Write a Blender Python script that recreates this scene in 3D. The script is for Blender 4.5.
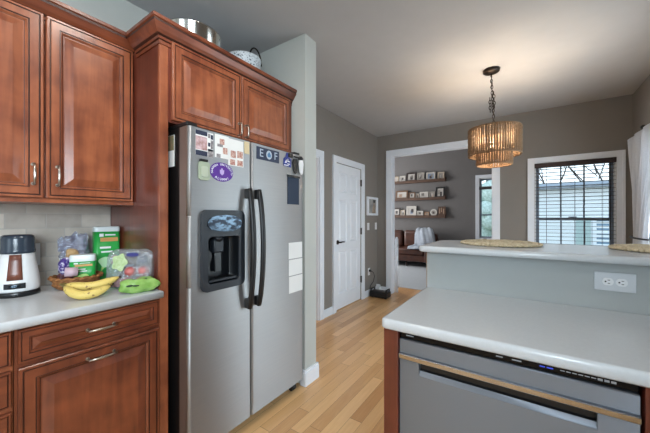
import bpy, bmesh, math, random
from mathutils import Vector, Matrix
PI = math.pi
random.seed(7)
scn = bpy.context.scene
for o in list(bpy.data.objects):
    bpy.data.objects.remove(o)
COL = scn.collection


def lin(c):
    return tuple(((v / 255) / 12.92 if v / 255 <= .04045 else ((v / 255 + .055) / 1.055) ** 2.4) for v in c) + (1.0,)


# ------------------------------------------------------------------ camera
cam_d = bpy.data.cameras.new('camera')
cam_d.sensor_width = 36
cam_d.lens = 293.6 / 650 * 36
cam_d.shift_y = 1.5 / 650
cam_d.clip_start = .02
cam = bpy.data.objects.new('camera', cam_d)
COL.objects.link(cam)
cam.location = (0, 0, 1.275)
cam.rotation_euler = (PI / 2, 0, math.atan(201 / 293.6))
scn.camera = cam
# ------------------------------------------------------------------ exposure
vs = scn.view_settings
vs.view_transform = 'Standard'
vs.look = 'None'
vs.gamma = 1
vs.use_curve_mapping = False
vs.exposure = 0.08
# ------------------------------------------------------------------ sky
w = bpy.data.worlds.new('overcast_sky')
scn.world = w
w.use_nodes = True
nt = w.node_tree
bg = nt.nodes['Background']
tc = nt.nodes.new('ShaderNodeTexCoord')
sep = nt.nodes.new('ShaderNodeSeparateXYZ')
nt.links.new(tc.outputs['Generated'], sep.inputs[0])
rmp = nt.nodes.new('ShaderNodeValToRGB')
rmp.color_ramp.elements[0].position = 0.0
rmp.color_ramp.elements[0].color = lin((236, 243, 248))
rmp.color_ramp.elements[1].position = .7
rmp.color_ramp.elements[1].color = lin((190, 215, 235))
nt.links.new(sep.outputs['Z'], rmp.inputs[0])
nt.links.new(rmp.outputs[0], bg.inputs['Color'])
bg.inputs['Strength'].default_value = 2.4


# ------------------------------------------------------------------ daylight through the windows, downlights and added fill lights
def area(name, loc, rot, sx, sy, power, color):
    d = bpy.data.lights.new(name, 'AREA')
    d.shape = 'RECTANGLE'
    d.size, d.size_y = sx, sy
    d.energy = power
    d.color = color
    o = bpy.data.objects.new(name, d)
    COL.objects.link(o)
    o.location = loc
    o.rotation_euler = rot
    return o


COOL = (.86, .94, 1.0)
area('daylight_sink_window', (1.16, -1.15, 1.62), (0, PI / 2, 0), 1.0, 1.5, 130, COOL)            # faces -x
area('daylight_back_window', (-.55, -2.80, 1.55), (PI / 2, 0, 0), 1.2, 1.1, 9, COOL)      # faces +y
for _y in (-.45, .70):
    _l = area('kitchen_downlight', (-.85, _y, 2.675), (0, 0, 0), .30, .30, 9.5, (1, .95, .88))
    _l.data.shape = 'DISK'
area('daylight_dining_door', (1.16, 3.2, 1.10), (0, PI / 2, 0), 2.0, 1.5, 48, COOL)
area('living_room_fill', (-4.95, 6.7, 1.7), (0, -PI / 2, 0), 2.0, 2.4, 115, (1, .97, .95))  # added light on the unseen side of the living room, no window there
area('hall_fill', (-4.4, 2.3, 1.5), (0, -PI / 2, 0), 1.2, .8, 5, (1, .9, .84))  # added warm light that brightens the hall, no window there


# ================================================================== helpers
class MB:
    """collects shapes in world (or local) coordinates and links them as one mesh object"""

    def __init__(self, T=None):
        self.bm = bmesh.new()
        self.T = T or Matrix.Identity(4)
        self.mi = 0
        self.smooth = False

    def v(self, p):
        return self.bm.verts.new(self.T @ Vector(p))

    def f(self, vs, mi=None, sm=None):
        try:
            fa = self.bm.faces.new(vs)
        except ValueError:
            return None
        fa.material_index = self.mi if mi is None else mi
        fa.smooth = self.smooth if sm is None else sm
        return fa

    def box(self, x0, x1, y0, y1, z0, z1, mi=None, bev=0, seg=2):
        n0 = len(self.bm.verts)
        P = [self.v((x, y, z)) for x in (x0, x1) for y in (y0, y1) for z in (z0, z1)]
        fs = [self.f([P[i] for i in q], mi) for q in
              ((0, 1, 3, 2), (4, 6, 7, 5), (0, 4, 5, 1), (2, 3, 7, 6), (0, 2, 6, 4), (1, 5, 7, 3))]
        if bev:
            es = list({e for fa in fs for e in fa.edges})
            r = bmesh.ops.bevel(self.bm, geom=es, offset=bev, segments=seg, affect='EDGES', profile=.5, clamp_overlap=True)
            for fa in r['faces']:
                fa.material_index = self.mi if mi is None else mi
                fa.smooth = True
        return self

    def prism(self, pts, axis, a, b, mi=None, sm=False):
        """polygon pts (2d) extruded along axis from a to b"""
        def mk(p, t):
            return {'x': (t, p[0], p[1]), 'y': (p[0], t, p[1]), 'z': (p[0], p[1], t)}[axis]
        A = [self.v(mk(p, a)) for p in pts]
        B = [self.v(mk(p, b)) for p in pts]
        n = len(pts)
        self.f(A[::-1], mi, False)
        self.f(B, mi, False)
        for i in range(n):
            self.f([A[i], A[(i + 1) % n], B[(i + 1) % n], B[i]], mi, sm)
        return self

    def lathe(self, prof, c=(0, 0, 0), n=32, mi=None, caps=True, sx=1, sy=1, sm=True):
        rings = []
        for r, z in prof:
            rings.append([self.v((c[0] + r * sx * math.cos(2 * PI * i / n), c[1] + r * sy * math.sin(2 * PI * i / n), c[2] + z)) for i in range(n)])
        for k in range(len(rings) - 1):
            for i in range(n):
                j = (i + 1) % n
                self.f([rings[k][i], rings[k][j], rings[k + 1][j], rings[k + 1][i]], mi, sm)
        if caps:
            if prof[0][0] > 1e-5:
                self.f(rings[0][::-1], mi, False)
            if prof[-1][0] > 1e-5:
                self.f(rings[-1], mi, False)
        return self

    def tube(self, path, r, n=8, mi=None, closed=False, cap=True, flat=(1, 1), up=(0, 0, 1)):
        P = [Vector(p) for p in path]
        m = len(P)
        rr = r if isinstance(r, (list, tuple)) else [r] * m
        rings = []
        upv = Vector(up)
        prev = None
        for i in range(m):
            if closed:
                d = P[(i + 1) % m] - P[i - 1]
            else:
                d = P[min(i + 1, m - 1)] - P[max(i - 1, 0)]
            d.normalize()
            if prev is None:
                a = d.cross(upv)
                if a.length < .05:
                    a = d.cross(Vector((1, 0, 0)))
            else:
                a = prev - d * prev.dot(d)
            a.normalize()
            prev = a
            b = d.cross(a)
            rings.append([self.v(P[i] + a * (rr[i] * flat[0] * math.cos(2 * PI * k / n)) + b * (rr[i] * flat[1] * math.sin(2 * PI * k / n))) for k in range(n)])
        for i in range(m if closed else m - 1):
            A, B = rings[i], rings[(i + 1) % m]
            for k in range(n):
                l = (k + 1) % n
                self.f([A[k], A[l], B[l], B[k]], mi, True)
        if cap and not closed:
            self.f(rings[0][::-1], mi, False)
            self.f(rings[-1], mi, False)
        return self

    def blob(self, c, rad, n=20, m=12, mi=None, p=1.0, fn=None, R=None):
        """superellipsoid; p<1 boxier; fn(v)->v displaces"""
        def s(x):
            return math.copysign(abs(x) ** p, x)
        rows = []
        for i in range(m + 1):
            th = -PI / 2 + PI * i / m
            row = []
            for k in range(n):
                ph = 2 * PI * k / n
                q = Vector((rad[0] * s(math.cos(th)) * s(math.cos(ph)), rad[1] * s(math.cos(th)) * s(math.sin(ph)), rad[2] * s(math.sin(th))))
                if fn:
                    q = fn(q)
                if R:
                    q = R @ q
                row.append(q + Vector(c))
            rows.append(row)
        bot = self.v(rows[0][0])
        top = self.v(rows[-1][0])
        V = [[self.v(q) for q in row] for row in rows[1:-1]]
        for k in range(n):
            l = (k + 1) % n
            self.f([bot, V[0][l], V[0][k]], mi, True)
            self.f([top, V[-1][k], V[-1][l]], mi, True)
            for i in range(len(V) - 1):
                self.f([V[i][k], V[i][l], V[i + 1][l], V[i + 1][k]], mi, True)
        return self

    def loops(self, w, h, prof, mats=None, mi=0, a0=0, b0=0):
        """nested rectangles: prof = [(inset, depth)], in the frame T: a (width), b (height), n (outwards)"""
        R = []
        for ins, d in prof:
            R.append([self.v((a0 + ins, b0 + ins, d)), self.v((a0 + w - ins, b0 + ins, d)), self.v((a0 + w - ins, b0 + h - ins, d)), self.v((a0 + ins, b0 + h - ins, d))])
        for k in range(len(R) - 1):
            m = mats[k] if mats else mi
            for i in range(4):
                j = (i + 1) % 4
                self.f([R[k][i], R[k][j], R[k + 1][j], R[k + 1][i]], m)
        self.f(R[-1], mi)
        return R

    def build(self, name, mats, parent=None, world=True, loc=None, rot=None, weld=False):
        if not isinstance(mats, (list, tuple)):
            mats = [mats]
        if weld:
            bmesh.ops.remove_doubles(self.bm, verts=self.bm.verts, dist=1e-5)
        bmesh.ops.recalc_face_normals(self.bm, faces=self.bm.faces)
        off = Vector((0, 0, 0))
        p = parent
        if world:
            while p is not None:
                off += p.location
                p = p.parent
        if parent is None and world:
            xs = [v.co for v in self.bm.verts]
            lo = [min(c[i] for c in xs) for i in range(3)]
            hi = [max(c[i] for c in xs) for i in range(3)]
            off = Vector(((lo[0] + hi[0]) / 2, (lo[1] + hi[1]) / 2, lo[2]))
        if world:
            bmesh.ops.translate(self.bm, verts=self.bm.verts, vec=-off)
        me = bpy.data.meshes.new(name)
        self.bm.to_mesh(me)
        self.bm.free()
        for m in mats:
            me.materials.append(m)
        o = bpy.data.objects.new(name, me)
        COL.objects.link(o)
        if parent is not None:
            o.parent = parent
        elif world:
            o.location = off
        if loc is not None:
            o.location = loc
        if rot is not None:
            o.rotation_euler = rot
        return o


def tag(o, label=None, cat=None, group=None, kind=None):
    if label:
        o['label'] = label
    if cat:
        o['category'] = cat
    if group:
        o['group'] = group
    if kind:
        o['kind'] = kind
    return o


def thing(name, loc, label, cat, group=None, rz=0):
    o = bpy.data.objects.new(name, None)
    o.empty_display_size = .05
    COL.objects.link(o)
    o.location = loc
    o.rotation_euler = (0, 0, rz)
    return tag(o, label, cat, group)


def struct(o):
    o['kind'] = 'structure'
    return o


def frame(o, a, b, n):
    """matrix taking (a, b, n) local axes to world"""
    m = Matrix.Identity(4)
    for i, ax in enumerate((a, b, n)):
        for k in range(3):
            m[k][i] = ax[k]
    for k in range(3):
        m[k][3] = o[k]
    return m


def facex(x, y, z):      # a surface on the left wall, facing +x: width along +y
    return frame((x, y, z), (0, 1, 0), (0, 0, 1), (1, 0, 0))


def facey(x, y, z):      # a surface facing -y: width along +x
    return frame((x, y, z), (1, 0, 0), (0, 0, 1), (0, -1, 0))


def copy_tree(o, parent=None):
    c = o.copy()
    COL.objects.link(c)
    c.parent = parent
    for ch in list(o.children):
        copy_tree(ch, c)
    return c


# ================================================================== materials
def nodes(name):
    m = bpy.data.materials.new(name)
    m.use_nodes = True
    t = m.node_tree
    b = t.nodes['Principled BSDF']
    return m, t, b


def N(t, kind, **kw):
    n = t.nodes.new(kind)
    for k, v in kw.items():
        if k in n.inputs:
            n.inputs[k].default_value = v
        else:
            setattr(n, k, v)
    return n


def math_(t, op, a, b=None):
    n = t.nodes.new('ShaderNodeMath')
    n.operation = op
    for i, q in enumerate((a, b)):
        if q is None:
            continue
        if isinstance(q, (int, float)):
            n.inputs[i].default_value = q
        else:
            t.links.new(q, n.inputs[i])
    return n.outputs[0]


def pm(name, c, rough=.5, metal=0.0, c2=None, scale=(8, 8, 8), bump=0.0, bscale=None, spec=.5, coat=0.0, detail=4, emit=0.0, rv=0.0, trans=0.0, sheen=0.0, pos=(.3, .7)):
    m, t, b = nodes(name)
    b.inputs['Roughness'].default_value = rough
    b.inputs['Metallic'].default_value = metal
    b.inputs['Specular IOR Level'].default_value = spec
    b.inputs['Coat Weight'].default_value = coat
    b.inputs['Coat Roughness'].default_value = .15
    b.inputs['Transmission Weight'].default_value = trans
    b.inputs['Sheen Weight'].default_value = sheen
    tcn = N(t, 'ShaderNodeTexCoord')
    mp = N(t, 'ShaderNodeMapping')
    mp.inputs['Scale'].default_value = scale
    t.links.new(tcn.outputs['Object'], mp.inputs[0])
    nz = N(t, 'ShaderNodeTexNoise', Scale=1.0, Detail=detail)
    t.links.new(mp.outputs[0], nz.inputs['Vector'])
    if c2 is None:
        c2 = tuple(max(0, v * .985) for v in c)
    rp = N(t, 'ShaderNodeValToRGB')
    rp.color_ramp.elements[0].position, rp.color_ramp.elements[1].position = pos
    rp.color_ramp.elements[0].color = lin(c2)
    rp.color_ramp.elements[1].color = lin(c)
    t.links.new(nz.outputs[0], rp.inputs[0])
    t.links.new(rp.outputs[0], b.inputs['Base Color'])
    if emit:
        b.inputs['Emission Color'].default_value = lin(c)
        b.inputs['Emission Strength'].default_value = emit
    if bump:
        bp = N(t, 'ShaderNodeBump', Strength=bump, Distance=.01)
        if bscale:
            mp2 = N(t, 'ShaderNodeMapping')
            mp2.inputs['Scale'].default_value = bscale
            t.links.new(tcn.outputs['Object'], mp2.inputs[0])
            n2 = N(t, 'ShaderNodeTexNoise', Scale=1.0, Detail=3)
            t.links.new(mp2.outputs[0], n2.inputs['Vector'])
            t.links.new(n2.outputs[0], bp.inputs['Height'])
        else:
            t.links.new(nz.outputs[0], bp.inputs['Height'])
        t.links.new(bp.outputs[0], b.inputs['Normal'])
    return m


def wood(name, ca, cb, scale, rough=.42, coat=.4):
    m, t, b = nodes(name)
    b.inputs['Roughness'].default_value = rough
    b.inputs['Coat Weight'].default_value = coat
    b.inputs['Coat Roughness'].default_value = .2
    tcn = N(t, 'ShaderNodeTexCoord')
    oi = N(t, 'ShaderNodeObjectInfo')
    add = N(t, 'ShaderNodeVectorMath', operation='ADD')
    sc = N(t, 'ShaderNodeVectorMath', operation='SCALE')
    sc.inputs[0].default_value = (7, 13, 5)
    t.links.new(oi.outputs['Random'], sc.inputs['Scale'])
    t.links.new(tcn.outputs['Object'], add.inputs[0])
    t.links.new(sc.outputs[0], add.inputs[1])
    mp = N(t, 'ShaderNodeMapping')
    mp.inputs['Scale'].default_value = scale
    t.links.new(add.outputs[0], mp.inputs[0])
    n1 = N(t, 'ShaderNodeTexNoise', Scale=1.0, Detail=6.0, Distortion=.6)
    n2 = N(t, 'ShaderNodeTexNoise', Scale=7.0, Detail=3.0)
    t.links.new(mp.outputs[0], n1.inputs['Vector'])
    t.links.new(add.outputs[0], n2.inputs['Vector'])
    mx = math_(t, 'ADD', math_(t, 'MULTIPLY', n1.outputs[0], .42), math_(t, 'MULTIPLY', n2.outputs[0], .58))
    rp = N(t, 'ShaderNodeValToRGB')
    rp.color_ramp.elements[0].position, rp.color_ramp.elements[1].position = .36, .64
    rp.color_ramp.elements[0].color = lin(ca)
    rp.color_ramp.elements[1].color = lin(cb)
    t.links.new(mx, rp.inputs[0])
    t.links.new(rp.outputs[0], b.inputs['Base Color'])
    return m


def mat_floor():
    m, t, b = nodes('oak_floor_boards')
    tcn = N(t, 'ShaderNodeTexCoord')
    sp = N(t, 'ShaderNodeSeparateXYZ')
    t.links.new(tcn.outputs['Object'], sp.inputs[0])
    W, L = .083, .95
    xr = math_(t, 'DIVIDE', sp.outputs['X'], W)
    row = math_(t, 'FLOOR', xr)
    wn = N(t, 'ShaderNodeTexWhiteNoise', noise_dimensions='1D')
    t.links.new(row, wn.inputs['W'])
    yr = math_(t, 'DIVIDE', math_(t, 'ADD', sp.outputs['Y'], math_(t, 'MULTIPLY', wn.outputs['Value'], 3.0)), L)
    pl = math_(t, 'FLOOR', yr)
    cmb = N(t, 'ShaderNodeCombineXYZ')
    t.links.new(row, cmb.inputs[0])
    t.links.new(pl, cmb.inputs[1])
    w2 = N(t, 'ShaderNodeTexWhiteNoise', noise_dimensions='2D')
    t.links.new(cmb.outputs[0], w2.inputs['Vector'])
    mp = N(t, 'ShaderNodeMapping')
    mp.inputs['Scale'].default_value = (55, 3.5, 1)
    off = N(t, 'ShaderNodeVectorMath', operation='ADD')
    sc = N(t, 'ShaderNodeVectorMath', operation='SCALE')
    sc.inputs['Scale'].default_value = 9
    t.links.new(w2.outputs['Color'], sc.inputs[0])
    t.links.new(tcn.outputs['Object'], off.inputs[0])
    t.links.new(sc.outputs[0], off.inputs[1])
    t.links.new(off.outputs[0], mp.inputs[0])
    gr = N(t, 'ShaderNodeTexNoise', Scale=1.0, Detail=6.0, Distortion=1.0)
    t.links.new(mp.outputs[0], gr.inputs['Vector'])
    v = math_(t, 'ADD', math_(t, 'MULTIPLY', w2.outputs['Value'], .62), math_(t, 'MULTIPLY', gr.outputs[0], .42))
    rp = N(t, 'ShaderNodeValToRGB')
    e = rp.color_ramp.elements
    e[0].position, e[1].position = .1, .95
    e[0].color, e[1].color = lin(FLOOR_A), lin(FLOOR_B)
    t.links.new(v, rp.inputs[0])
    fx = math_(t, 'FRACT', xr)
    fy = math_(t, 'FRACT', yr)
    gap = math_(t, 'MAXIMUM', math_(t, 'LESS_THAN', fx, .022), math_(t, 'LESS_THAN', fy, .003))
    mx = N(t, 'ShaderNodeMixRGB')
    mx.inputs[2].default_value = lin((96, 60, 32))
    t.links.new(math_(t, 'MULTIPLY', gap, .7), mx.inputs[0])
    t.links.new(rp.outputs[0], mx.inputs[1])
    t.links.new(mx.outputs[0], b.inputs['Base Color'])
    b.inputs['Roughness'].default_value = .3
    b.inputs['Coat Weight'].default_value = .15
    return m


def mat_tile():
    m, t, b = nodes('stone_subway_tile')
    tcn = N(t, 'ShaderNodeTexCoord')
    sp = N(t, 'ShaderNodeSeparateXYZ')
    t.links.new(tcn.outputs['Object'], sp.inputs[0])
    cmb = N(t, 'ShaderNodeCombineXYZ')
    t.links.new(sp.outputs['Y'], cmb.inputs[0])
    t.links.new(sp.outputs['Z'], cmb.inputs[1])
    br = N(t, 'ShaderNodeTexBrick', Scale=1.0)
    br.inputs['Brick Width'].default_value = .152
    br.inputs['Row Height'].default_value = .0765
    br.inputs['Mortar Size'].default_value = .003
    br.inputs['Mortar Smooth'].default_value = .4
    br.inputs['Color1'].default_value = lin((208, 198, 186))
    br.inputs['Color2'].default_value = lin((166, 157, 149))
    br.inputs['Mortar'].default_value = lin((180, 174, 167))
    t.links.new(cmb.outputs[0], br.inputs['Vector'])
    nz = N(t, 'ShaderNodeTexNoise', Scale=14.0, Detail=5.0)
    t.links.new(tcn.outputs['Object'], nz.inputs['Vector'])
    mx = N(t, 'ShaderNodeMixRGB', blend_type='MULTIPLY')
    mx.inputs[0].default_value = .35
    rp = N(t, 'ShaderNodeValToRGB')
    rp.color_ramp.elements[0].position, rp.color_ramp.elements[1].position = .35, .65
    rp.color_ramp.elements[0].color = (.6, .57, .54, 1)
    t.links.new(nz.outputs[0], rp.inputs[0])
    t.links.new(br.outputs['Color'], mx.inputs[1])
    t.links.new(rp.outputs[0], mx.inputs[2])
    t.links.new(mx.outputs[0], b.inputs['Base Color'])
    bp = N(t, 'ShaderNodeBump', Strength=.35, Distance=.004)
    bp.invert = True
    t.links.new(br.outputs['Fac'], bp.inputs['Height'])
    t.links.new(bp.outputs[0], b.inputs['Normal'])
    b.inputs['Roughness'].default_value = .38
    return m


def clear(name, tint, gloss=.12, fog=0.0, fogc=(230, 232, 235), bump=0.0, bs=30.0, rough=.05):
    """clear film or glass: mostly transparent, some gloss, some milky white"""
    m = bpy.data.materials.new(name)
    m.use_nodes = True
    t = m.node_tree
    t.nodes.remove(t.nodes['Principled BSDF'])
    out = t.nodes['Material Output']
    tr = N(t, 'ShaderNodeBsdfTransparent', Color=lin(tint))
    gl = N(t, 'ShaderNodeBsdfGlossy', Roughness=rough)
    m1 = N(t, 'ShaderNodeMixShader', Fac=gloss)
    t.links.new(tr.outputs[0], m1.inputs[1])
    t.links.new(gl.outputs[0], m1.inputs[2])
    last = m1.outputs[0]
    if fog:
        di = N(t, 'ShaderNodeBsdfDiffuse', Color=lin(fogc))
        m2 = N(t, 'ShaderNodeMixShader', Fac=fog)
        t.links.new(last, m2.inputs[1])
        t.links.new(di.outputs[0], m2.inputs[2])
        last = m2.outputs[0]
    if bump:
        tcn = N(t, 'ShaderNodeTexCoord')
        nz = N(t, 'ShaderNodeTexNoise', Scale=bs, Detail=3.0)
        t.links.new(tcn.outputs['Object'], nz.inputs['Vector'])
        bp = N(t, 'ShaderNodeBump', Strength=bump, Distance=.02)
        t.links.new(nz.outputs[0], bp.inputs['Height'])
        t.links.new(bp.outputs[0], gl.inputs['Normal'])
    t.links.new(last, out.inputs['Surface'])
    return m


def cloth(name, c, trans=.35):
    m = bpy.data.materials.new(name)
    m.use_nodes = True
    t = m.node_tree
    t.nodes.remove(t.nodes['Principled BSDF'])
    out = t.nodes['Material Output']
    tcn = N(t, 'ShaderNodeTexCoord')
    nz = N(t, 'ShaderNodeTexNoise', Scale=60.0, Detail=3.0)
    t.links.new(tcn.outputs['Object'], nz.inputs['Vector'])
    rp = N(t, 'ShaderNodeValToRGB')
    rp.color_ramp.elements[0].color = lin(tuple(v * .93 for v in c))
    rp.color_ramp.elements[1].color = lin(c)
    t.links.new(nz.outputs[0], rp.inputs[0])
    a = N(t, 'ShaderNodeBsdfDiffuse')
    b = N(t, 'ShaderNodeBsdfTranslucent')
    t.links.new(rp.outputs[0], a.inputs['Color'])
    t.links.new(rp.outputs[0], b.inputs['Color'])
    mx = N(t, 'ShaderNodeMixShader', Fac=trans)
    t.links.new(a.outputs[0], mx.inputs[1])
    t.links.new(b.outputs[0], mx.inputs[2])
    t.links.new(mx.outputs[0], out.inputs['Surface'])
    return m


FLOOR_A, FLOOR_B = (182, 128, 76), (234, 190, 136)
M = {}
M['ceiling'] = pm('ceiling_paint', (172, 172, 173), .9, bump=.03, bscale=(160, 160, 160))
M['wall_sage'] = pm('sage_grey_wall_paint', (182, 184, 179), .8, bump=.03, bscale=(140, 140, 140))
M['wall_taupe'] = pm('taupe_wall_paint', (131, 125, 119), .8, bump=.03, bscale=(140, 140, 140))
M['wall_living'] = pm('grey_wall_paint', (108, 105, 104), .85)
M['wall_pink'] = pm('warm_hall_paint', (205, 180, 165), .8)
M['white_trim'] = pm('white_trim_paint', (226, 230, 237), .35, c2=(222, 227, 234))
M['floor'] = mat_floor()
M['carpet'] = pm('grey_carpet', (180, 183, 186), .95, c2=(150, 153, 156), scale=(90, 90, 90), bump=.3)
M['tile'] = mat_tile()
M['cherry'] = wood('cherry_wood', (110, 53, 30), (162, 92, 57), (30, 30, 2.6))
M['cherry_h'] = wood('cherry_wood_across', (90, 41, 24), (134, 69, 40), (30, 2.6, 30))  # grain across; darkened for the shaded base drawers, crown shares it
M['cherry_dark'] = wood('cherry_panel_and_shaded_wood', (84, 36, 25), (110, 52, 36), (38, 38, 1.6), rough=.32)
M['glaze'] = pm('dark_glaze', (62, 28, 16), .45, c2=(48, 20, 12))
M['shadow_gap'] = pm('cabinet_interior', (58, 30, 18), .7)
M['quartz'] = pm('white_quartz', (200, 204, 207), .22, c2=(196, 200, 203), scale=(120, 120, 120))
M['nickel'] = pm('brushed_nickel', (190, 182, 172), .28, 1.0, scale=(200, 200, 20))
M['steel'] = pm('stainless_steel', (162, 163, 164), .46, .8, c2=(158, 159, 160), scale=(3, 3, 260))
_t = M['steel'].node_tree
_b = _t.nodes['Principled BSDF']
_b.inputs['Anisotropic'].default_value = .8
_b.inputs['Anisotropic Rotation'].default_value = .25
_tg = N(_t, 'ShaderNodeTangent', direction_type='RADIAL', axis='Z')
_t.links.new(_tg.outputs[0], _b.inputs['Tangent'])
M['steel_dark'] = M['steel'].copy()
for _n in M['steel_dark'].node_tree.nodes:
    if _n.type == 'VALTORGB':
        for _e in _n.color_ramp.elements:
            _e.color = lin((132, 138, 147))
M['steel_smooth'] = pm('smooth_steel_trim', (178, 176, 174), .2, 1.0)
M['steel_edge'] = pm('steel_door_edge', (150, 140, 132), .35, .8)
M['steel_pot'] = pm('polished_pot_steel', (205, 203, 198), .14, 1.0)
M['enamel'] = pm('speckled_enamel', (200, 206, 210), .35, c2=(70, 78, 86), scale=(90, 90, 90), pos=(.36, .46))
M['black_gloss'] = pm('black_gloss_plastic', (10, 10, 12), .3, spec=.2)
M['black'] = pm('black_plastic', (14, 14, 16), .42)
M['fridge_side'] = pm('black_textured_metal', (20, 18, 18), .35, bump=.15, bscale=(260, 260, 260))
M['slate'] = pm('slate_plastic', (28, 33, 40), .42)
M['slate_dark'] = pm('dark_slate_plastic', (15, 18, 22), .3)
M['display'] = pm('mirror_display_panel', (70, 84, 96), .15, .8, c2=(18, 24, 32), scale=(26, 26, 60), pos=(.42, .58))
M['white_plastic'] = pm('white_plastic', (224, 226, 228), .3)
M['paper'] = pm('white_paper', (228, 228, 226), .8)
M['rope'] = pm('twisted_rope', (140, 110, 80), .85, c2=(94, 71, 48), scale=(120, 120, 160))
M['wicker'] = pm('brown_wicker', (168, 112, 62), .7, c2=(112, 68, 34), scale=(70, 70, 130), bump=.4)
M['jute'] = pm('braided_straw', (224, 210, 180), .9, c2=(184, 166, 132), scale=(90, 90, 90), bump=.6)
M['bronze'] = pm('dark_bronze', (44, 36, 30), .4, .7)
M['leather'] = pm('brown_leather', (84, 48, 34), .38, c2=(56, 30, 22), scale=(7, 7, 7), bump=.1, bscale=(30, 30, 30))
M['dark_wood'] = pm('dark_brown_wood', (52, 28, 22), .4, c2=(38, 20, 16), scale=(3, 60, 60))
M['slat'] = pm('dark_blind_slat', (74, 66, 66), .45, c2=(60, 52, 52), scale=(3, 60, 60))
M['shelf_wood'] = pm('weathered_shelf_wood', (92, 64, 46), .6, c2=(60, 40, 30), scale=(4, 50, 50))
M['blanket'] = pm('pale_fleece', (176, 182, 190), .95, c2=(150, 158, 170), scale=(40, 40, 40), bump=.5)
M['curtain'] = cloth('white_linen', (222, 224, 228), .4)
M['glass'] = clear('window_glass', (246, 250, 252), .003)
M['film'] = clear('clear_plastic_bag', (236, 240, 245), .14, .16, (206, 212, 220), .9, 34, .12)
M['film_crisp'] = clear('crinkled_cellophane', (225, 228, 240), .3, .3, (176, 182, 205), 1.0, 60, .1)
M['white_ink'] = pm('white_print', (232, 234, 236), .6)


def flat(name, c, rough=.5, c2=None, scale=(30, 30, 30), **k):
    if name not in M:
        M[name] = pm(name, c, rough, c2=c2, scale=scale, **k)
    return M[name]


# ================================================================== structure
XL = -2.13          # left wall
YF = 4.72           # far wall
XR = 1.0            # right wall
ZC = 2.68           # ceiling
WT = .115

mb = MB(); mb.box(-4.5, 1.15, -2.7, 5.24, -.06, 0)
struct(mb.build('floor', M['floor']))
mb = MB(); mb.box(-5.1, -.1, 5.24, 8.62, -.06, .004)
struct(mb.build('floor_living', M['carpet']))
mb = MB(); mb.box(XL - WT, XR + WT, -2.7, YF + WT, ZC, ZC + .08)
struct(mb.build('ceiling', M['ceiling']))
mb = MB(); mb.box(-5.1, -.1, YF + WT, 8.62, 3.5, 3.58)
struct(mb.build('ceiling_living', M['ceiling']))

# left wall: kitchen stretch (sage) and hall stretch (taupe, with doorway and door)
mb = MB(); mb.box(XL - WT, XL, -2.6, 1.83, 0, ZC)
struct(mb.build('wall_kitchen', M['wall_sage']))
D0, D1 = 3.36, 4.112     # white door
H0, H1 = 2.12, 2.975     # hall doorway
HEAD = 2.035
mb = MB()
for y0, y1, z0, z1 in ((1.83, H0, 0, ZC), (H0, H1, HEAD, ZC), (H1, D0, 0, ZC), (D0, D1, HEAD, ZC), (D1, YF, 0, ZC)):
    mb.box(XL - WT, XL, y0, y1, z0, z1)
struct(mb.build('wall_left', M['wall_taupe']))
# short wall beside the refrigerator
mb = MB(); mb.box(XL, -1.387, 1.757, 1.90, 0, ZC)
struct(mb.build('wall_partition', M['wall_sage']))
# far wall with the wide opening and the window
O0, O1, OH = -1.872, -.385, 2.325
W0, W1, WZ0, WZ1 = .088, .868, .80, 1.985
mb = MB()
for x0, x1, z0, z1 in ((XL - WT, O0, 0, ZC), (O0, O1, OH, ZC), (O1, W0, 0, ZC), (W0, W1, 0, WZ0), (W0, W1, WZ1, ZC), (W1, XR + WT, 0, ZC)):
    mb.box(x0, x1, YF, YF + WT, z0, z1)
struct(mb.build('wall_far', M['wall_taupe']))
# right wall with the sink window and the dining door openings
mb = MB()
for y0, y1, z0, z1 in ((-2.6, -1.9, 0, ZC), (-1.9, -.4, 0, 1.1), (-1.9, -.4, 2.12, ZC), (-.4, 2.4, 0, ZC), (2.4, 4.0, 2.1, ZC), (4.0, YF, 0, ZC)):
    mb.box(XR, XR + WT, y0, y1, z0, z1)
struct(mb.build('wall_right', M['wall_taupe']))
# wall behind with a window
mb = MB()
for x0, x1, z0, z1 in ((XL - WT, -1.2, 0, ZC), (-1.2, .1, 0, 1.0), (-1.2, .1, 2.15, ZC), (.1, XR + WT, 0, ZC)):
    mb.box(x0, x1, -2.7, -2.6, z0, z1)
struct(mb.build('wall_back', M['wall_sage']))
# living room shell
YL = 8.5
V0, V1, VZ0, VZ1 = -1.0, -.42, .75, 2.30
mb = MB()
mb.box(-5.0, V0, YL, YL + .1, 0, 3.5)
mb.box(V0, V1, YL, YL + .1, 0, VZ0)
mb.box(V0, V1, YL, YL + .1, VZ1, 3.5)
mb.box(V1, -.1, YL, YL + .1, 0, 3.5)
struct(mb.build('wall_living', M['wall_living']))
mb = MB()
mb.box(-.24, -.12, YF + WT, YL, 0, 3.5)
mb.box(-2.13 - WT - .0, -.12, YF + WT - .02, YF + WT, ZC, 3.5)
mb.box(-5.0, XL - WT, YF - .02, YF + WT, 0, 3.5)
struct(mb.build('wall_living_side', M['wall_living']))
# little hall beyond the doorway
mb = MB()
mb.box(-4.5, XL - WT, H1 + .35, H1 + .42, 0, ZC)
mb.box(-4.5, XL - WT, 1.3, 1.36, 0, ZC)
mb.box(-4.5, XL - WT, 1.3, H1 + .42, 2.5, ZC)
struct(mb.build('wall_hall', M['wall_pink']))
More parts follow.
